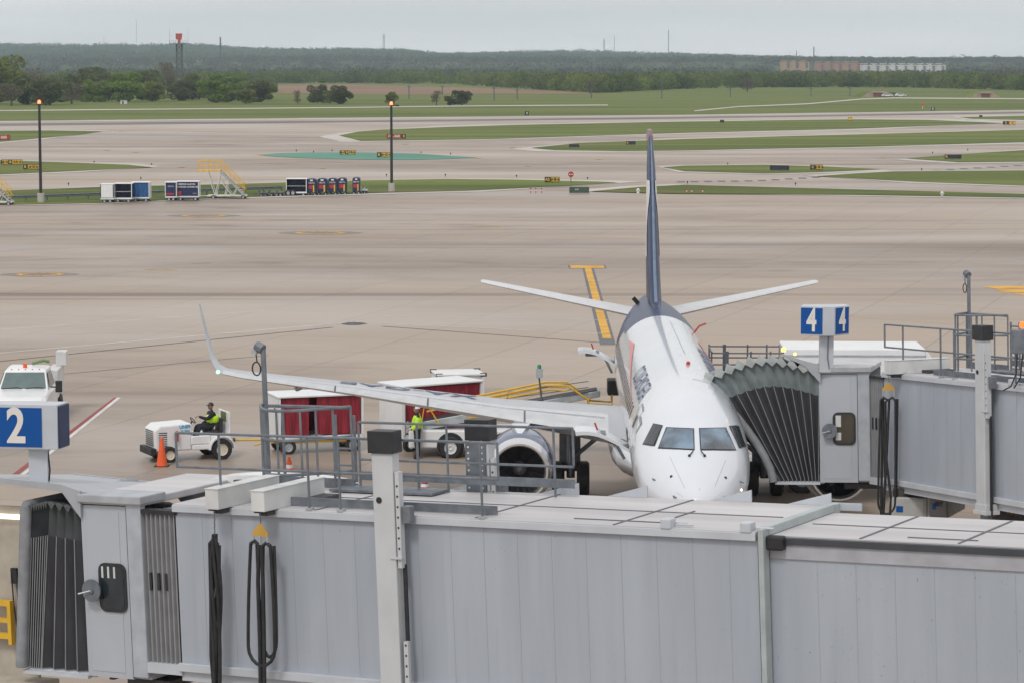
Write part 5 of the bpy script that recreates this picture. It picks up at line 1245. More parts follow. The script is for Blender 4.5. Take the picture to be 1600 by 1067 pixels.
    m = MB(); m.lathe([(.80, .02), (.84, .35), (.95, .7), (.98, 1.5), (.93, 2.5), (.78, 3.4), (.66, 3.9)], (ex, ey, ez), 'y', 40); eg = m.build('engine', mat('nacelle', (.50, .52, .56), .3, var=.05, coat=.3) if side > 0 else mat('nacelle blue', (.02, .045, .14), .25, var=.1, coat=.6), air, smooth=True)
    m = MB(); m.lathe([(.72, .35), (.69, .15), (.70, .04), (.74, -.02), (.79, -.02), (.835, .06), (.87, .25), (.90, .42)], (ex, ey, ez), 'y', 40); m.build('intake_lip', mat('polished lip', (.72, .72, .73), .22, .85, var=.04), eg, smooth=True)
    m = MB(); m.lathe([(.72, .34), (.72, .9), (0, .95)], (ex, ey, ez), 'y', 32); m.build('intake_duct', mat('duct', (.05, .05, .055), .5), eg, smooth=True)
    m = MB()
    for k in range(24):
        t = 2 * math.pi * k / 24; d = Vector((math.cos(t), 0, math.sin(t))); q = Vector((-math.sin(t), 0, math.cos(t))); c0 = Vector((ex, ey + .72, ez))
        m.face([c0 + d * .2 - q * .02, c0 + d * .2 + q * .03 + Vector((0, .08, 0)), c0 + d * .70 + q * .07 + Vector((0, .1, 0)), c0 + d * .70 - q * .02])
    m.build('fan_blades', mat('fan grey', (.10, .10, .11), .35, .6), eg)
    m = MB(); m.lathe([(0, .42), (.1, .5), (.2, .72), (.21, .8)], (ex, ey, ez), 'y', 24); m.build('spinner', mat('spinner', (.11, .11, .12), .4), eg, smooth=True)
    m = MB(); m.lathe([(.66, 3.9), (.45, 4.2), (.28, 4.6), (0, 4.8)], (ex, ey, ez), 'y', 24); m.build('exhaust_cone', galv, eg, smooth=True)
    m = MB(); m.loft([[Vector((ex - .0 + sx2 * w_, y, z_)) for sx2, z_ in ((-1, zb1), (1, zb1), (1, zt1), (-1, zt1))] for y, w_, zb1, zt1 in ((10.9, .06, 2.7, 2.82), (11.6, .24, 2.55, 2.98), (13.6, .27, 2.5, 2.75), (15.6, .2, 2.0, 2.35), (17, .05, 1.9, 2.3))]); m.build('pylon', acw, air, smooth=True)
# --- fin (rudder), stabilisers
finm = tailb
def zfoil(y0, chord, z, tk, n=8, lean=0):
    r_ = []; l_ = []
    for k in range(n + 1):
        t = (1 - math.cos(math.pi * k / n)) / 2; th = 5 * tk * (.2969 * math.sqrt(t) - .126 * t - .3516 * t * t + .2843 * t**3 - .1015 * t**4) * chord
        r_.append(Vector((th, y0 + chord * t, z))); l_.append(Vector((-th, y0 + chord * t, z)))
    return r_ + l_[1:-1][::-1]
FS = [(25.2, 9.0, 4.88, .03), (27.3, 6.6, 5.05, .075), (28.6, 5.6, 5.9, .085), (31.6, 3.5, 9.4, .085), (32.9, 2.6, 10.35, .07), (33.3, 2.1, 10.6, .03)]
m = MB(); m.loft([zfoil(y, c, z, tk) for y, c, z, tk in FS]); fin = m.build('tail_fin', finm, air, smooth=True)
m = MB()
for (y, c, z, tk), (y2, c2, z2, tk2) in zip(FS[1:-1], FS[2:]):
    A_, B_ = zfoil(y - .02, c, z, tk), zfoil(y2 - .02, c2, z2, tk2)
    for L_ in (A_, B_):
        for k in (1, 15): L_[k] = L_[0] + Vector(((L_[k].x - L_[0].x) * .42, (L_[k].y - L_[0].y) * .12, 0))
    m.face([A_[0], A_[1], B_[1], B_[0]])
    m.face([A_[0], A_[15], B_[15], B_[0]])
m.build('leading_edge', mat('fin edge', (.16, .22, .30), .3, .3), fin, smooth=True)
m = MB(); m.prism([(-.1, 33.2, 10.35), (.1, 33.2, 10.35), (.06, 33.3, 10.72), (-.06, 33.3, 10.72)], (0, 2.0, 0)); m.build('fin_cap', mat('fin cap', (.28, .16, .19), .4), fin)
m = MB()
for sd in (-1, 1):
    def fs_(y, z):
        for q0, q1 in zip(FS, FS[1:]):
            if q0[2] <= z <= q1[2]:
                t = (z - q0[2]) / (q1[2] - q0[2]); y0, ch, _, tk = [q0[i] + (q1[i] - q0[i]) * t for i in range(4)]; u = min(1, max(0, (y - y0) / ch))
                return Vector((sd * (5 * tk * (.2969 * math.sqrt(u) - .126 * u - .3516 * u * u + .2843 * u**3 - .1015 * u**4) * ch + .012), y, z))
    for k in range(10):
        z0_, z1_ = 6.4 + .26 * k, 6.66 + .26 * k
        for q in range(4):
            ya, yb = lambda z: 30.0 + (z - 6.4) * .62 + .3 * math.sin(z * 2), lambda z: 30.0 + (z - 6.4) * .62 + 1.4 - .25 * abs(z - 7.7)
            A0, B0, A1, B1 = ya(z0_), yb(z0_), ya(z1_), yb(z1_)
            m.face([fs_(A0 + (B0 - A0) * q / 4, z0_), fs_(A0 + (B0 - A0) * (q + 1) / 4, z0_), fs_(A1 + (B1 - A1) * (q + 1) / 4, z1_), fs_(A1 + (B1 - A1) * q / 4, z1_)])
m.build('tail_emblem', signw, fin)
for side in (-1, 1):
    m = MB(); m.loft([aero(y, c, side * x, z, tk) for x, y, c, z, tk in ((.4, 30.0, 3.0, 4.28, .1), (.9, 30.5, 2.75, 4.36, .1), (6.0, 33.55, 1.25, 5.2, .09), (6.12, 33.8, .9, 5.22, .05))]); m.build('tailplane', mat('tailplane grey', (.62, .63, .65), .3, .2, var=.05), air, smooth=True)
m = MB(); m.tube([(-.5, 30.6, 4.72), (-.68, 30.6, 4.92)], .075, 10); m.build('apu_vent', dark, air)
m = MB(); m.tube([(1.10, 23.5, 4.4), (1.26, 23.5, 4.62), (1.48, 23.5, 4.7)], .028, 5); m.build('red_flag', red, air)
# --- landing gear
for side in (-1, 1):
    m = MB(); m.tube([(side * 2.95, 17.6, 2.1), (side * 2.95, 17.6, .55)], .13, 10); m.tube([(side * 2.95, 17.6, 1.1), (side * 2.0, 17.6, 1.9)], .07, 8); m.tube([(side * 2.95, 17.3, 1.5), (side * 2.95, 17.1, .7)], .05, 6); m.box((side * 2.95 - .35, 17.9, .7), (side * 2.95 + .3, 17.95, 1.9)); g = m.build('main_gear_leg', galv, air, True)
    for q in (-.38, .38):
        o = MB(); o.lathe([(.25, -.19), (.46, -.19), (.53, -.12), (.53, .12), (.46, .19), (.25, .19)], (side * 2.95 + q, 17.6, .53), 'x', 24); t = o.build('tyre', dark, g, True)
        o = MB(); o.lathe([(0, -.1), (.24, -.15), (.26, .15), (0, .1)], (side * 2.95 + q, 17.6, .53), 'x', 16); o.build('rim', galvL, t, True)
m = MB(); m.tube([(0, 3.6, 1.8), (0, 3.6, .35)], .08, 8); g = m.build('nose_gear_leg', galv, air, True)
for q in (-.22, .22):
    o = MB(); o.lathe([(.14, -.1), (.28, -.1), (.31, -.05), (.31, .05), (.28, .1), (.14, .1)], (q, 3.6, .31), 'x', 20); o.build('tyre', dark, g, True)
# --- open cargo doors on the photo-left side
for yd, zh, ln in ((7.4, 2.95, 1.5), (24.2, 3.35, 1.3)):
    w, zb_, zt_ = hermite(yd); hx = -w * .985
    prof = [(hx + .08 - ln * t, zh - .12 + .52 * math.sin(t * 1.85)) for t in [k / 10 for k in range(11)]]
    m = MB(); m.loft([[Vector((x, y, z)) for x, z in prof] + [Vector((x + .02, y, z - .1)) for x, z in prof[::-1]] for y in (yd, yd + 1.1)]); dr = m.build('cargo_door', acw, air, smooth=True)
    m = MB(); m.tube([(hx - .1, yd + .05, zh - .35), (hx - ln * .25, yd + .05, zh + .12)], .04, 6); m.box((hx - ln * .75, yd + .2, zh + .18), (hx - ln * .4, yd + .8, zh + .32)); m.build('hinge_arm', galv, dr)
    m = MB(); m.tube([(hx - ln * .55, yd + .1, zh + .42), (hx - ln * .6, yd + .1, zh + .62)], .025, 5); m.build('handle', red, dr)
    mb = MB(); mb.raw(*surf_patch(yd + .05, yd + 1.1, -R(88), -R(125), 3, 6, .01)); mb.build('cargo_opening', dark, body)
mb = MB(); mb.raw(*surf_patch(5.2, 5.25, -R(90), -R(100))); mb.build('door_handle', red, body)

# ================================================================ APRON VEHICLES
def person_mesh(parent_name, joints, edges, radii, m_, parent=None):
    me = bpy.data.meshes.new(parent_name); me.from_pydata(joints, edges, []); o = bpy.data.objects.new(parent_name, me); COL.objects.link(o)
    sk = o.modifiers.new('s', 'SKIN'); sk.use_smooth_shade = True
    for v, r_ in zip(me.skin_vertices[0].data, radii): v.radius = r_ if isinstance(r_, tuple) else (r_, r_)
    me.skin_vertices[0].data[0].use_root = True
    ss = o.modifiers.new('ss', 'SUBSURF'); ss.levels = 1; ss.render_levels = 2
    o.data.materials.append(m_)
    dg = bpy.context.evaluated_depsgraph_get(); nm = bpy.data.meshes.new_from_object(o.evaluated_get(dg)); o.modifiers.clear(); o.data = nm; nm.name = parent_name
    nm.materials.clear(); nm.materials.append(m_)
    for p_ in nm.polygons: p_.use_smooth = True
    if parent: o.parent = parent
    return o
def head_parts(par, c, yaw, hair_m, cap=None):
    Mh = Matrix.Translation(c) @ Matrix.Rotation(yaw, 4, 'Z')     # local +x = face direction
    m = MB()
    rings = []
    for z, rx, ry, ox in ((-.12, .045, .045, .0), (-.10, .065, .055, .012), (-.05, .085, .068, .01), (0, .098, .075, .005), (.05, .1, .078, 0), (.09, .085, .068, -.005), (.115, .05, .04, -.005)):
        rings.append([Mh @ Vector((ox + rx * math.cos(t), ry * math.sin(t), z)) for t in [2 * math.pi * k / 16 for k in range(16)]])
    m.loft(rings); m.prism([Mh @ Vector(p) for p in ((.095, -.012, -.03), (.125, 0, -.032), (.095, .012, -.03), (.095, 0, .02))], (0, 0, .004))
    for s_ in (-1, 1): m.lathe([(0, -.01), (.025, 0), (0, .012)], Mh @ Vector((0, s_ * .082, -.01)), 'y', 8)
    hd = m.build('head', skin_m, par, smooth=True)
    m = MB()
    for s_ in (-1, 1): m.box((.088, s_ * .03 - .012, .005), (.103, s_ * .03 + .012, .018), Mh)
    m.box((.082, -.022, -.068), (.092, .022, -.06), Mh); m.build('eyes_and_mouth', dark, hd)
    m = MB(); rings = []
    for z, rx, ry, ox in ((.0, .088, .085, -.025), (.035, .106, .088, -.012), (.075, .1, .085, -.008), (.11, .075, .06, -.008), (.13, .03, .025, -.008)):
        rings.append([Mh @ Vector((ox + rx * math.cos(t), ry * math.sin(t), z)) for t in [2 * math.pi * k / 16 for k in range(16)]])
    m.loft(rings)
    if cap: m.prism([Mh @ Vector(p) for p in ((.08, -.06, .035), (.17, -.035, .03), (.17, .035, .03), (.08, .06, .035))], (0, 0, .015))
    m.build('cap' if cap else 'hair', hair_m, par, smooth=True)
def hand(par, base, d, up, grip=.5, name='hand'):
    base = Vector(base); d = Vector(d).normalized(); up = Vector(up).normalized(); sd = d.cross(up).normalized(); up = sd.cross(d).normalized()
    m = MB(); m.loft([[base + d * t + sd * (w * math.cos(a)) + up * (.014 * math.sin(a)) for a in [2 * math.pi * k / 8 for k in range(8)]] for t, w in ((-.01, .025), (.03, .038), (.085, .042))])
    for k, l in enumerate((.062, .075, .07, .055)):
        o = base + d * .08 + sd * (-.032 + .021 * k); a1 = d * math.cos(grip) - up * math.sin(grip); a2 = d * math.cos(grip * 2.6) - up * math.sin(grip * 2.6)
        m.tube([o, o + a1 * l * .55, o + a1 * l * .55 + a2 * l * .5], .009, 6, radii=[.010, .009, .007])
    o = base + d * .025 - sd * .036; m.tube([o, o - sd * .025 + d * .03, o - sd * .015 + d * .06 - up * .02], .01, 6, radii=[.012, .010, .008])
    return m.build(name, skin_m, par, smooth=True)
# --- baggage tractor: local +x forward
tr = empty('baggage_tractor', G(306, 716), math.atan2(-.42, -.9), 'white baggage tractor towing the curtained cart, driver aboard', 'tractor', sc=.9)
m = MB(); m.prism([(.35, -.62, .42), (1.75, -.62, .42), (1.78, -.62, 1.2), (1.55, -.62, 1.38), (.35, -.62, 1.42)], (0, 1.24, 0)); hd_ = m.build('hood', white, tr, bevel=.06)
m = MB()
for k in range(8): m.box((1.765, -.45, .62 + .075 * k), (1.79, .45, .65 + .075 * k))
m.build('grille_slot', dark, hd_)
m = MB()
for k in range(7):
    for s_ in (-.634, .625): m.box((1.3, s_, .62 + .08 * k), (1.62, s_ + .009, .65 + .08 * k))
m.build('side_vent', dark, hd_)
m = MB(); m.box((1.72, -.68, .3), (1.95, .68, .56)); m.build('bumper', dark, tr, bevel=.03)
m = MB(); m.box((-1.15, -.7, .42), (.35, .7, .62)); m.box((-1.15, -.74, .62), (-.35, .74, .92)); m.box((-.35, -.7, .62), (.4, -.62, .95)); m.box((-.35, .62, .62), (.4, .7, .95)); m.build('body', white, tr, bevel=.05)
for s_ in (-1, 1):
    m = MB(); m.loft([[Vector((-.75 + math.cos(t) * r_, s_ * .76 + dy, .42 + math.sin(t) * r_)) for t in [math.pi * k / 12 for k in range(13)]] + [Vector((-.75 + math.cos(t) * (r_ - .05), s_ * .76 + dy, .42 + math.sin(t) * (r_ - .05))) for t in [math.pi * (12 - k) / 12 for k in range(13)]] for dy, r_ in ((-.13, .5), (.13, .5))]); m.build('fender', white, tr, smooth=True)
m = MB(); m.box((-.85, -.3, .92), (-.35, .3, 1.05)); m.box((-.98, -.3, .95), (-.85, .3, 1.5)); m.build('seat', dark, tr, bevel=.04)
m = MB(); m.box((-1.16, -.6, .9), (-1.1, .6, 1.75)); bp_ = m.build('back_panel', white, tr, bevel=.02)
m = MB(); m.box((-1.175, -.3, 1.35), (-1.163, .3, 1.7)); m.box((-1.098, -.3, 1.35), (-1.09, .3, 1.7)); m.build('warning_plate', mat('olive plate', (.12, .15, .05), .5), bp_)
m = MB(); m.tube([(.38, 0, 1.0), (.12, 0, 1.42)], .03, 8); m.tube([(.1 + .07 * math.cos(t), .2 * math.sin(t), 1.44 + .17 * math.cos(t) * .6) for t in [2 * math.pi * k / 16 for k in range(16)]], .018, 6, closed=True); m.build('steering_wheel', dark, tr, True)
m = MB(); m.lathe([(0, -.2), (.065, -.2), (.065, .16), (.03, .2), (0, .2)], (.95, .7, .98), 'z', 12); m.build('fire_extinguisher', red, tr, True)
text('lettering', 'UNIFI', .17, mat('light blue ink', (.12, .38, .60), .5), tr, (.62, .628, 1.3), rz=R(180), bold=.008)
text('lettering', 'T-786', .14, MT['light blue ink'], tr, (.60, .628, 1.12), rz=R(180), bold=.01)
text('lettering', 'UNIFI', .17, MT['light blue ink'], tr, (.72, -.628, 1.28), rz=0, bold=.008)
ivory = mat('ivory rim', (.62, .58, .47), .5)
for x, r_ in ((1.25, .31), (-.75, .40)):
    for s_ in (-.66, .66): wheel(tr, (x, s_ * 1.08, r_), r_, .26, ivory)
m = MB(); m.box((-1.45, -.15, .38), (-1.1, .15, .52)); m.build('hitch', dark, tr)
# driver
dv = empty('person', (0, 0, 0), 0, 'seated tractor driver in black cap, dark clothes and yellow hi-vis vest', 'person')
dv.location = tr.location + Vector((0, 0, -.06)); dv.rotation_euler = tr.rotation_euler
J = [(-.58, 0, 1.12), (-.6, 0, 1.35), (-.6, 0, 1.55), (-.58, 0, 1.63), (-.56, 0, 1.68),
     (-.56, .19, 1.56), (-.32, .27, 1.40), (-.05, .18, 1.50), (-.56, -.19, 1.56), (-.5, -.27, 1.28), (-.28, -.2, 1.18),
     (-.5, .1, 1.11), (-.08, .14, 1.12), (.02, .14, .72), (.14, .14, .68), (-.5, -.1, 1.11), (-.08, -.15, 1.14), (.0, -.15, .74), (.12, -.15, .70)]
E_ = [(0, 1), (1, 2), (2, 3), (3, 4), (2, 5), (5, 6), (6, 7), (2, 8), (8, 9), (9, 10), (0, 11), (11, 12), (12, 13), (13, 14), (0, 15), (15, 16), (16, 17), (17, 18)]
Rr = [(.17, .19), (.17, .19), (.15, .19), .065, .055, .09, .07, .045, .09, .07, .045, .12, .09, .065, .055, .12, .09, .065, .055]
bd = person_mesh('body', J, E_, Rr, cloth, dv)
vt = person_mesh('vest', [(-.6, 0, 1.2), (-.6, 0, 1.38), (-.6, 0, 1.56)], [(0, 1), (1, 2)], [(.25, .28), (.255, .29), (.24, .30)], hiviz, dv)
head_parts(dv, Vector((-.54, 0, 1.80)), R(25), black, cap=True)
hand(dv, (-.05, .18, 1.5), (1, -.1, -.1), (0, 0, 1), .7); hand(dv, (-.28, -.2, 1.18), (1, .2, -.2), (0, 0, 1), .5)
# tow bar
b = G(368, 706); e = empty('tow_bar', b, R(8), 'yellow tow bar between the tractor and the first curtained cart', 'tow bar'); m = MB(); m.tube([(0, 0, .42), (1.35, 0, .4)], .035, 6); m.box((1.2, -.15, .3), (1.6, .15, .45)); m.build('bar', yellow, e)
m = MB(); m.tube([(-.05, 0, .36), (-.05, 0, .5)], .05, 8); m.build('eye', galv, e)
# carts
c1 = bag_cart(G(436, 712), R(19), 2.95, 1.55, 2.02, burg, 'white baggage cart with burgundy curtains, hitched behind the tractor', 'curtain', 'white baggage carts with burgundy curtains', wr=.27)
text('lettering', 'unifi', .13, dkgrey, c1, (.2 - .24, .4, 1.55), rz=R(-90)); 
c2 = bag_cart(G(630, 708), R(34), 3.2, 1.55, 2.3, burg, 'second white baggage cart with burgundy curtains, half hidden behind the wing', 'full', 'white baggage carts with burgundy curtains', wr=.27)
c3 = bag_cart(G(684, 668), R(10), 1.7, 1.5, 1.95, cream, 'white boxed baggage cart furthest back, numbered 02 behind the wing', 'panel', None, wr=.25)
text('lettering', '02', .26, dkgrey, c3, (1.4, -.03, 1.6), bold=.008)
for x in (0, 1.62):
    for y in (-.04, 1.44): m = MB(); m.box((x - .05, y, 1.84), (x + .18, y + .14, 1.97)); m.build('roof_corner', brown, c3)
# --- belt loader
bl = empty('belt_loader', G(690, 716), 0, 'white belt loader with yellow handrails raised to the aft cargo door', 'belt loader')
m = MB(); m.box((-1.1, .0, .35), (2.5, 1.7, .95)); m.prism([(-1.1, -.0, .95), (-.6, 0, .95), (-.7, 0, 1.1), (-1.0, 0, 1.1)], (0, 1.5, 0)); m.build('chassis', white, bl, bevel=.05)
for x in (.3, 2.1):
    for y in (-.02, 1.6): wheel(bl, (x, y, .38), .38, .28, cream)
    m = MB(); m.lathe([(0, -.012), (.46, -.012), (.46, 0)], (x, -.01, .42), 'y', 24); m.build('wheel_arch', dark, bl)
bz = lambda x: .95 + (x + 1.2) * (1.15 / 6.6)
m = MB(); m.prism([(-1.2, .3, .8), (5.3, .3, bz(5.3) - .05), (5.3, .3, bz(5.3) + .17), (-1.2, .3, 1.1)], (0, .95, 0)); m.build('conveyor', galvL, bl, bevel=.02)
m = MB(); m.prism([(-1.15, .36, 1.105), (5.2, .36, bz(5.2) + .19), (5.2, .36, bz(5.2) + .2), (-1.15, .36, 1.115)], (0, .83, 0)); m.build('belt', dark, bl)
m = MB(); m.tube([(-.7, .25, 1.0), (-.55, .25, 1.9), (-.1, .25, 1.15)], .03, 6); m.tube([(-.5, .25, 1.55), (.9, .25, 1.85)], .03, 6); m.box((.9, .2, 1.3), (1.3, .6, 1.75))
for y in (.3, 1.25):
    m.tube([(.9, y, 1.9), (3.5, y, 2.42), (4.2, y, 2.42), (4.9, y, 1.95), (4.95, y, 1.45)], .035, 6); m.tube([(.9, y, 1.75), (3.6, y, 2.28), (4.2, y, 2.25)], .03, 6)
    for x in (1.9, 2.2, 4.95): m.tube([(x, y, bz(x)), (x, y, 2.05 + (0.0 if x < 4 else -.1))], .03, 6)
    m.tube([(4.95, y, 1.8), (5.7, y, 1.75), (5.7, y, bz(5.5))], .03, 6)
m.build('handrail', yellow, bl, True)
m = MB()
for z in (.25, .45, .65): m.tube([(2.2, .3, bz(2.2) + z), (4.9, .3, bz(4.9) + z - .1)], .016, 5)
m.build('wire_guard', galv, bl)
m = MB(); m.tube([(3.35, .2, 1.9), (3.25, .2, 2.75)], .03, 6); m.build('mast', steel, bl); m = MB(); m.box((3.15, .1, 2.7), (3.38, .3, 3.0)); m.build('junction_box', galvL, bl); m = MB(); m.lathe([(0, 3.0), (.07, 3.0), (.06, 3.12), (0, 3.15)], (3.26, .2, 0), 'z', 10); m.build('green_beacon', mat('green beacon', (.02, .25, .12), .4), bl, True)
m = MB(); m.box((5.55, .3, bz(5.3)), (6.0, 1.2, bz(5.3) + .5)); m.build('bumper', dark, bl, bevel=.04)
# ground worker
wk = empty('person', G(652, 717), 0, 'ramp worker in bright hi-vis jacket and dark trousers standing by the belt loader', 'person')
J = [(0, 0, .95), (0, 0, 1.15), (.0, 0, 1.4), (0, 0, 1.5), (0, 0, 1.56), (.02, -.2, 1.42), (.0, -.26, 1.14), (-.2, -.24, 1.02), (-.02, .2, 1.42), (-.05, .25, 1.14), (-.26, .2, 1.06), (0, -.1, .92), (.02, -.11, .5), (.03, -.12, .1), (-.12, -.13, .05), (0, .1, .92), (-.02, .11, .5), (.03, .12, .1), (-.12, .13, .05)]
Rr = [(.17, .2), (.16, .19), (.16, .2), .07, .06, .09, .07, .045, .09, .07, .045, .125, .095, .07, .055, .125, .095, .07, .055]
person_mesh('body', J, E_, Rr, cloth, wk)
person_mesh('jacket', [(0, 0, .98), (0, 0, 1.18), (0, 0, 1.42), (.02, -.21, 1.43), (.0, -.27, 1.14), (-.18, -.25, 1.03), (-.02, .21, 1.43), (-.05, .26, 1.14), (-.24, .21, 1.07)], [(0, 1), (1, 2), (2, 3), (3, 4), (4, 5), (2, 6), (6, 7), (7, 8)], [(.22, .27), (.22, .26), (.2, .26), .12, .1, .07, .12, .1, .07], hiviz, wk)
m = MB(); m.lathe([(.2, 1.04), (.205, 1.07), (.2, 1.10)], n=20); m.v = [(v[0] * .84, v[1] * 1.05, v[2]) for v in m.v]; m.build('reflective_band', galvL, wk)
head_parts(wk, Vector((-.02, 0, 1.68)), R(190), black)
m = MB(); m.lathe([(.1, 1.70), (.098, 1.75), (.06, 1.81), (0, 1.83)], n=14); m.build('white_cap', white, wk, True)
hand(wk, (-.2, -.24, 1.02), (-1, 0, -.3), (0, 0, 1)); hand(wk, (-.26, .2, 1.06), (-1, 0, -.3), (0, 0, 1))
# --- cones
def cone(x, y, h, label, mm=orange):
    e = empty('traffic_cone', G(x, y), 0, label, 'cone'); m = MB(); m.box((-.24, -.24, 0), (.24, .24, .05)); m.build('base', dark, e, bevel=.01)
    m = MB(); m.lathe([(.18, .05), (.035, h), (0, h + .01)], n=20); c = m.build('cone', mm, e, True)
    m = MB(); r0 = .18 - .145 * .35; r1 = .18 - .145 * .55; m.lathe([(r0 + .004, .05 + (h - .05) * .35), (r1 + .004, .05 + (h - .05) * .55)], n=20); m.build('reflective_collar', white if mm is red or mm is orange and h < .9 else orange, c, True)
cone(253, 729, .98, 'large orange traffic cone in front of the tractor')
cone(452, 742, .6, 'orange traffic cone seen through the ladder cage')
cone(664, 770, .5, 'small red and white cone behind the near bridge railing', red)
cone(1393, 815, .4, 'small orange cone by the grey cabinet under the further bridge')
# --- pickup truck, front facing camera
pk = empty('service_truck', P(30, 676, 97) - Vector((0, 0, P(30, 676, 97).z)), R(3), 'white service pickup with an orange roof beacon facing the camera at the left edge', 'truck')
def ring(y, hw, z0, z1, hw2=None): hw2 = hw2 or hw; return [Vector((-hw, y, z0)), Vector((hw, y, z0)), Vector((hw, y, z1 - .1)), Vector((hw2, y, z1)), Vector((-hw2, y, z1)), Vector((-hw, y, z1 - .1))]
m = MB(); m.loft([ring(0, .95, .45, 1.08, .8), ring(.12, 1.0, .4, 1.2, .88), ring(1.35, 1.0, .4, 1.32, .9), ring(1.4, 1.0, .4, 1.3, .9), ring(3.5, 1.0, .4, 1.3, .95)]); m.build('body', white, pk, bevel=.04)
m = MB(); m.loft([[Vector((-.9, 1.3, 1.28)), Vector((.9, 1.3, 1.28)), Vector((.92, 3.5, 1.28)), Vector((-.92, 3.5, 1.28))], [Vector((-.74, 2.05, 1.93)), Vector((.74, 2.05, 1.93)), Vector((.76, 3.3, 1.96)), Vector((-.76, 3.3, 1.96))], [Vector((-.66, 2.15, 2.0)), Vector((.66, 2.15, 2.0)), Vector((.66, 3.2, 2.02)), Vector((-.66, 3.2, 2.02))]]); cb = m.build('cab', white, pk)
m = MB(); m.face([(-.82, 1.37, 1.36), (.82, 1.37, 1.36), (.70, 1.97, 1.88), (-.70, 1.97, 1.88)]); m.build('windscreen', mat('truck glass', (.10, .15, .15), .08, spec=.9), cb)
m = MB()
for s_ in (-1, 1): m.face([(s_ * .925, 1.7, 1.36), (s_ * .935, 3.2, 1.36), (s_ * .80, 3.1, 1.85), (s_ * .80, 2.1, 1.85)])
m.build('side_window', glassm, cb)
m = MB(); m.tube([(-.75, 1.28, 1.36), (-.2, 1.3, 1.40), (-.05, 1.3, 1.36)], .02, 5); m.tube([(.1, 1.28, 1.36), (.5, 1.3, 1.40), (.75, 1.3, 1.38)], .02, 5); m.build('wiper', dark, cb)
m = MB(); m.box((-.75, -.06, .75), (.75, -.005, 1.03)); m.build('grille', dark, pk, bevel=.02)
m = MB(); m.box((-1.0, -.2, .4), (1.0, 0, .68)); m.build('bumper', galvL, pk, bevel=.04)
for s_ in (-1, 1):
    m = MB(); m.box((s_ * .86 - .1, -.04, .8), (s_ * .86 + .1, .02, 1.02)); m.build('headlight', cream, pk, bevel=.02)
    m = MB(); m.tube([(s_ * .95, 1.65, 1.38), (s_ * 1.2, 1.55, 1.38)], .03, 6); m.box((s_ * 1.27 - .12, 1.45, 1.2), (s_ * 1.27 + .12, 1.58, 1.62)); m.build('wing_mirror', dark, pk, bevel=.04)
    wheel(pk, (0, 0, 0), .01, .01) if False else None
    for y in (.95, 4.4):
        o = MB(); o.lathe([(.2, -.13), (.36, -.13), (.41, -.08), (.41, .08), (.36, .13), (.2, .13)], (s_ * .92, y, .41), 'x', 20); o.build('wheel', dark, pk, True)
m = MB(); m.box((-.98, 3.6, .7), (.98, 6.0, 1.1)); m.box((.55, 3.7, 1.1), (.98, 5.9, 1.75)); m.box((-.98, 3.7, 1.1), (-.6, 5.9, 1.75)); m.box((.75, 5.2, 1.75), (1.15, 5.8, 2.3)); m.build('utility_body', cream, pk, bevel=.03)
m = MB(); m.lathe([(0, 2.0), (.08, 2.0), (.07, 2.14), (0, 2.16)], (-.05, 2.4, 0), 'z', 12); m.build('roof_beacon', orange, cb, True)
m = MB(); m.tube([(.1, 3.3, 2.06), (.5, 3.4, 2.16), (.7, 3.5, 2.1)], .06, 8); m.build('green_hose', mat('hose green', (.16, .24, .10), .6), pk, True)
m = MB()
for k in range(5): m.lathe([(0, -.02), (.025, -.01), (.025, .02)], (-.5 + .25 * k, 2.1, 1.97), 'y', 8)
m.build('clearance_lamp', red, cb)
# --- catering truck behind gate 4
ct = empty('catering_truck', (8.3, 82.5, 0), R(-2), 'white box-bodied catering truck behind the further bridge', 'truck')
m = MB(); m.box((0, 0, 1.3), (4.3, 2.4, 4.46)); m.prism([(4.3, 0, 1.3), (5.0, 0, 1.3), (5.0, 0, 3.5), (4.3, 0, 4.46)], (0, 2.4, 0)); m.build('box_body', white, ct, bevel=.03)
m = MB(); m.box((-.01, -.03, 4.24), (4.3, -.003, 4.28)); m.box((-.01, -.03, 3.3), (4.3, -.003, 3.33)); m.build('body_trim', galvL, ct)
text('lettering', '97', .42, dkgrey, ct, (1.0, -.03, 3.85), bold=.012)
m = MB(); m.box((-1.9, .2, .5), (5.6, 2.2, .9)); m.box((5.0, .1, .8), (6.6, 2.3, 2.5)); m.build('chassis_cab', white, ct, bevel=.06)
for x in (.6, 5.6):
    for y in (.1, 2.2): wheel(ct, (x, y, .48), .48, .3)
m = MB(); m.box((-2.2, .2, 3.3), (0, 2.2, 3.42)); m.build('platform', galv, ct)
m = MB()
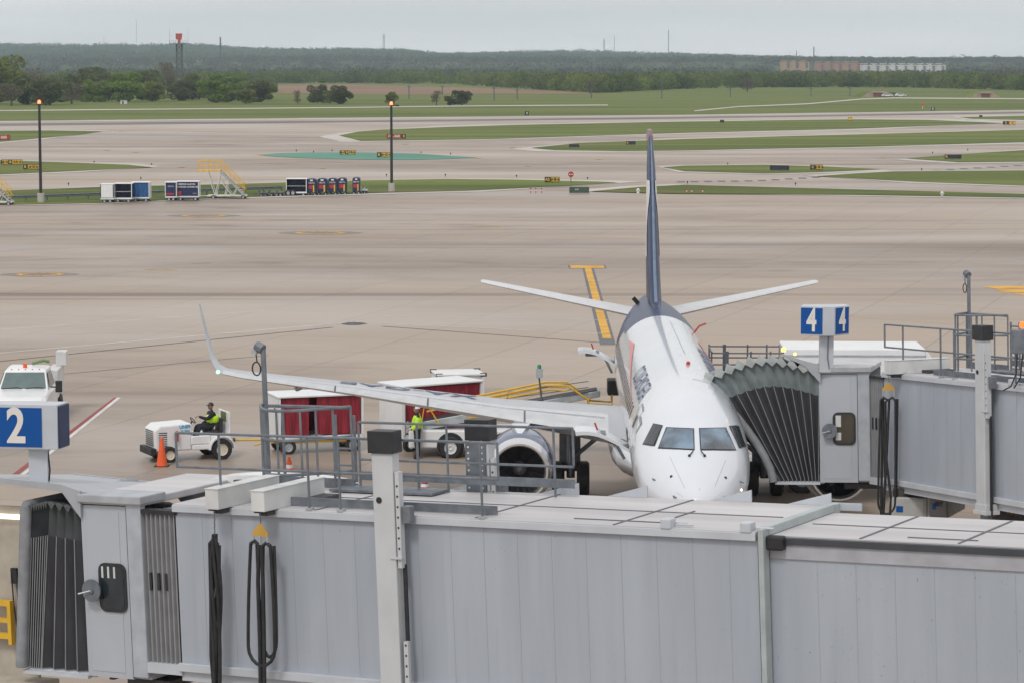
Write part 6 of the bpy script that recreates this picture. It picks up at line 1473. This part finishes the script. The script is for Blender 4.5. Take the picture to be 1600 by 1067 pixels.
for y in (.2, 2.2):
    for z in (3.95, 4.3): m.tube([(-2.2, y, z), (0, y, z)], .025, 5)
    for x in (-2.2, -1.75, -1.7, -1.0, -.4, 0): m.tube([(x, y, 3.42), (x, y, 4.36)], .028, 5)
m.tube([(-2.2, .2, 4.3), (-2.2, 2.2, 4.3)], .025, 5); m.build('platform_rail', steel, ct)
m = MB(); m.lathe([(0, -.02), (.05, -.01), (.05, 0)], (2.9, -.005, 4.05), 'y', 8); m.build('vent', dark, ct)
for a in (R(0),):
    m = MB(); m.tube([(.5, .3, .9), (3.8, .3, 1.35)], .07, 6); m.tube([(.5, .3, 1.35), (3.8, .3, .9)], .07, 6); m.build('scissor_lift', galv, ct)
# grooved roof-edge lamp by gate 4's catwalk
b = P(1597, 512, 64); e = empty('warning_lamp', b, 0, 'orange warning lamp on a grey box at the right edge', 'lamp')
m = MB(); m.lathe([(0, 0), (.07, 0), (.07, .08), (.04, .14), (0, .14)], n=12); m.build('lamp', mat('orange lamp', (.8, .15, .02), .4, emit=(1, .2, .03), estr=1.2), e, True)
m = MB(); m.box((-.22, 0, -.62), (.2, .3, -.06)); m.build('control_box', galv, e, bevel=.02)
m = MB(); m.tube([(-.08, .1, -.6), (-.1, .1, -1.1), (-.22, .1, -1.4), (-.4, .1, -1.5)], .018, 6); m.tube([(.05, .1, -.6), (0, .1, -1.2), (-.15, .1, -1.45)], .018, 6); m.build('cable', dark, e, True)

# ================================================================ HAZE
mh = bpy.data.materials.new('haze'); mh.use_nodes = True; n = mh.node_tree; n.nodes.remove(n.nodes['Principled BSDF'])
pv_ = n.nodes.new('ShaderNodeVolumePrincipled'); pv_.inputs['Density'].default_value = HAZE; pv_.inputs['Color'].default_value = (.70, .86, 1, 1); pv_.inputs['Anisotropy'].default_value = .2
n.links.new(pv_.outputs[0], n.nodes['Material Output'].inputs['Volume'])
m = MB(); m.box((-6200, -80, -8), (6200, 7600, 150)); hz_ = m.build('haze', mh); tag(hz_, 'thin pale air haze over the whole airfield', 'haze', kind='stuff')
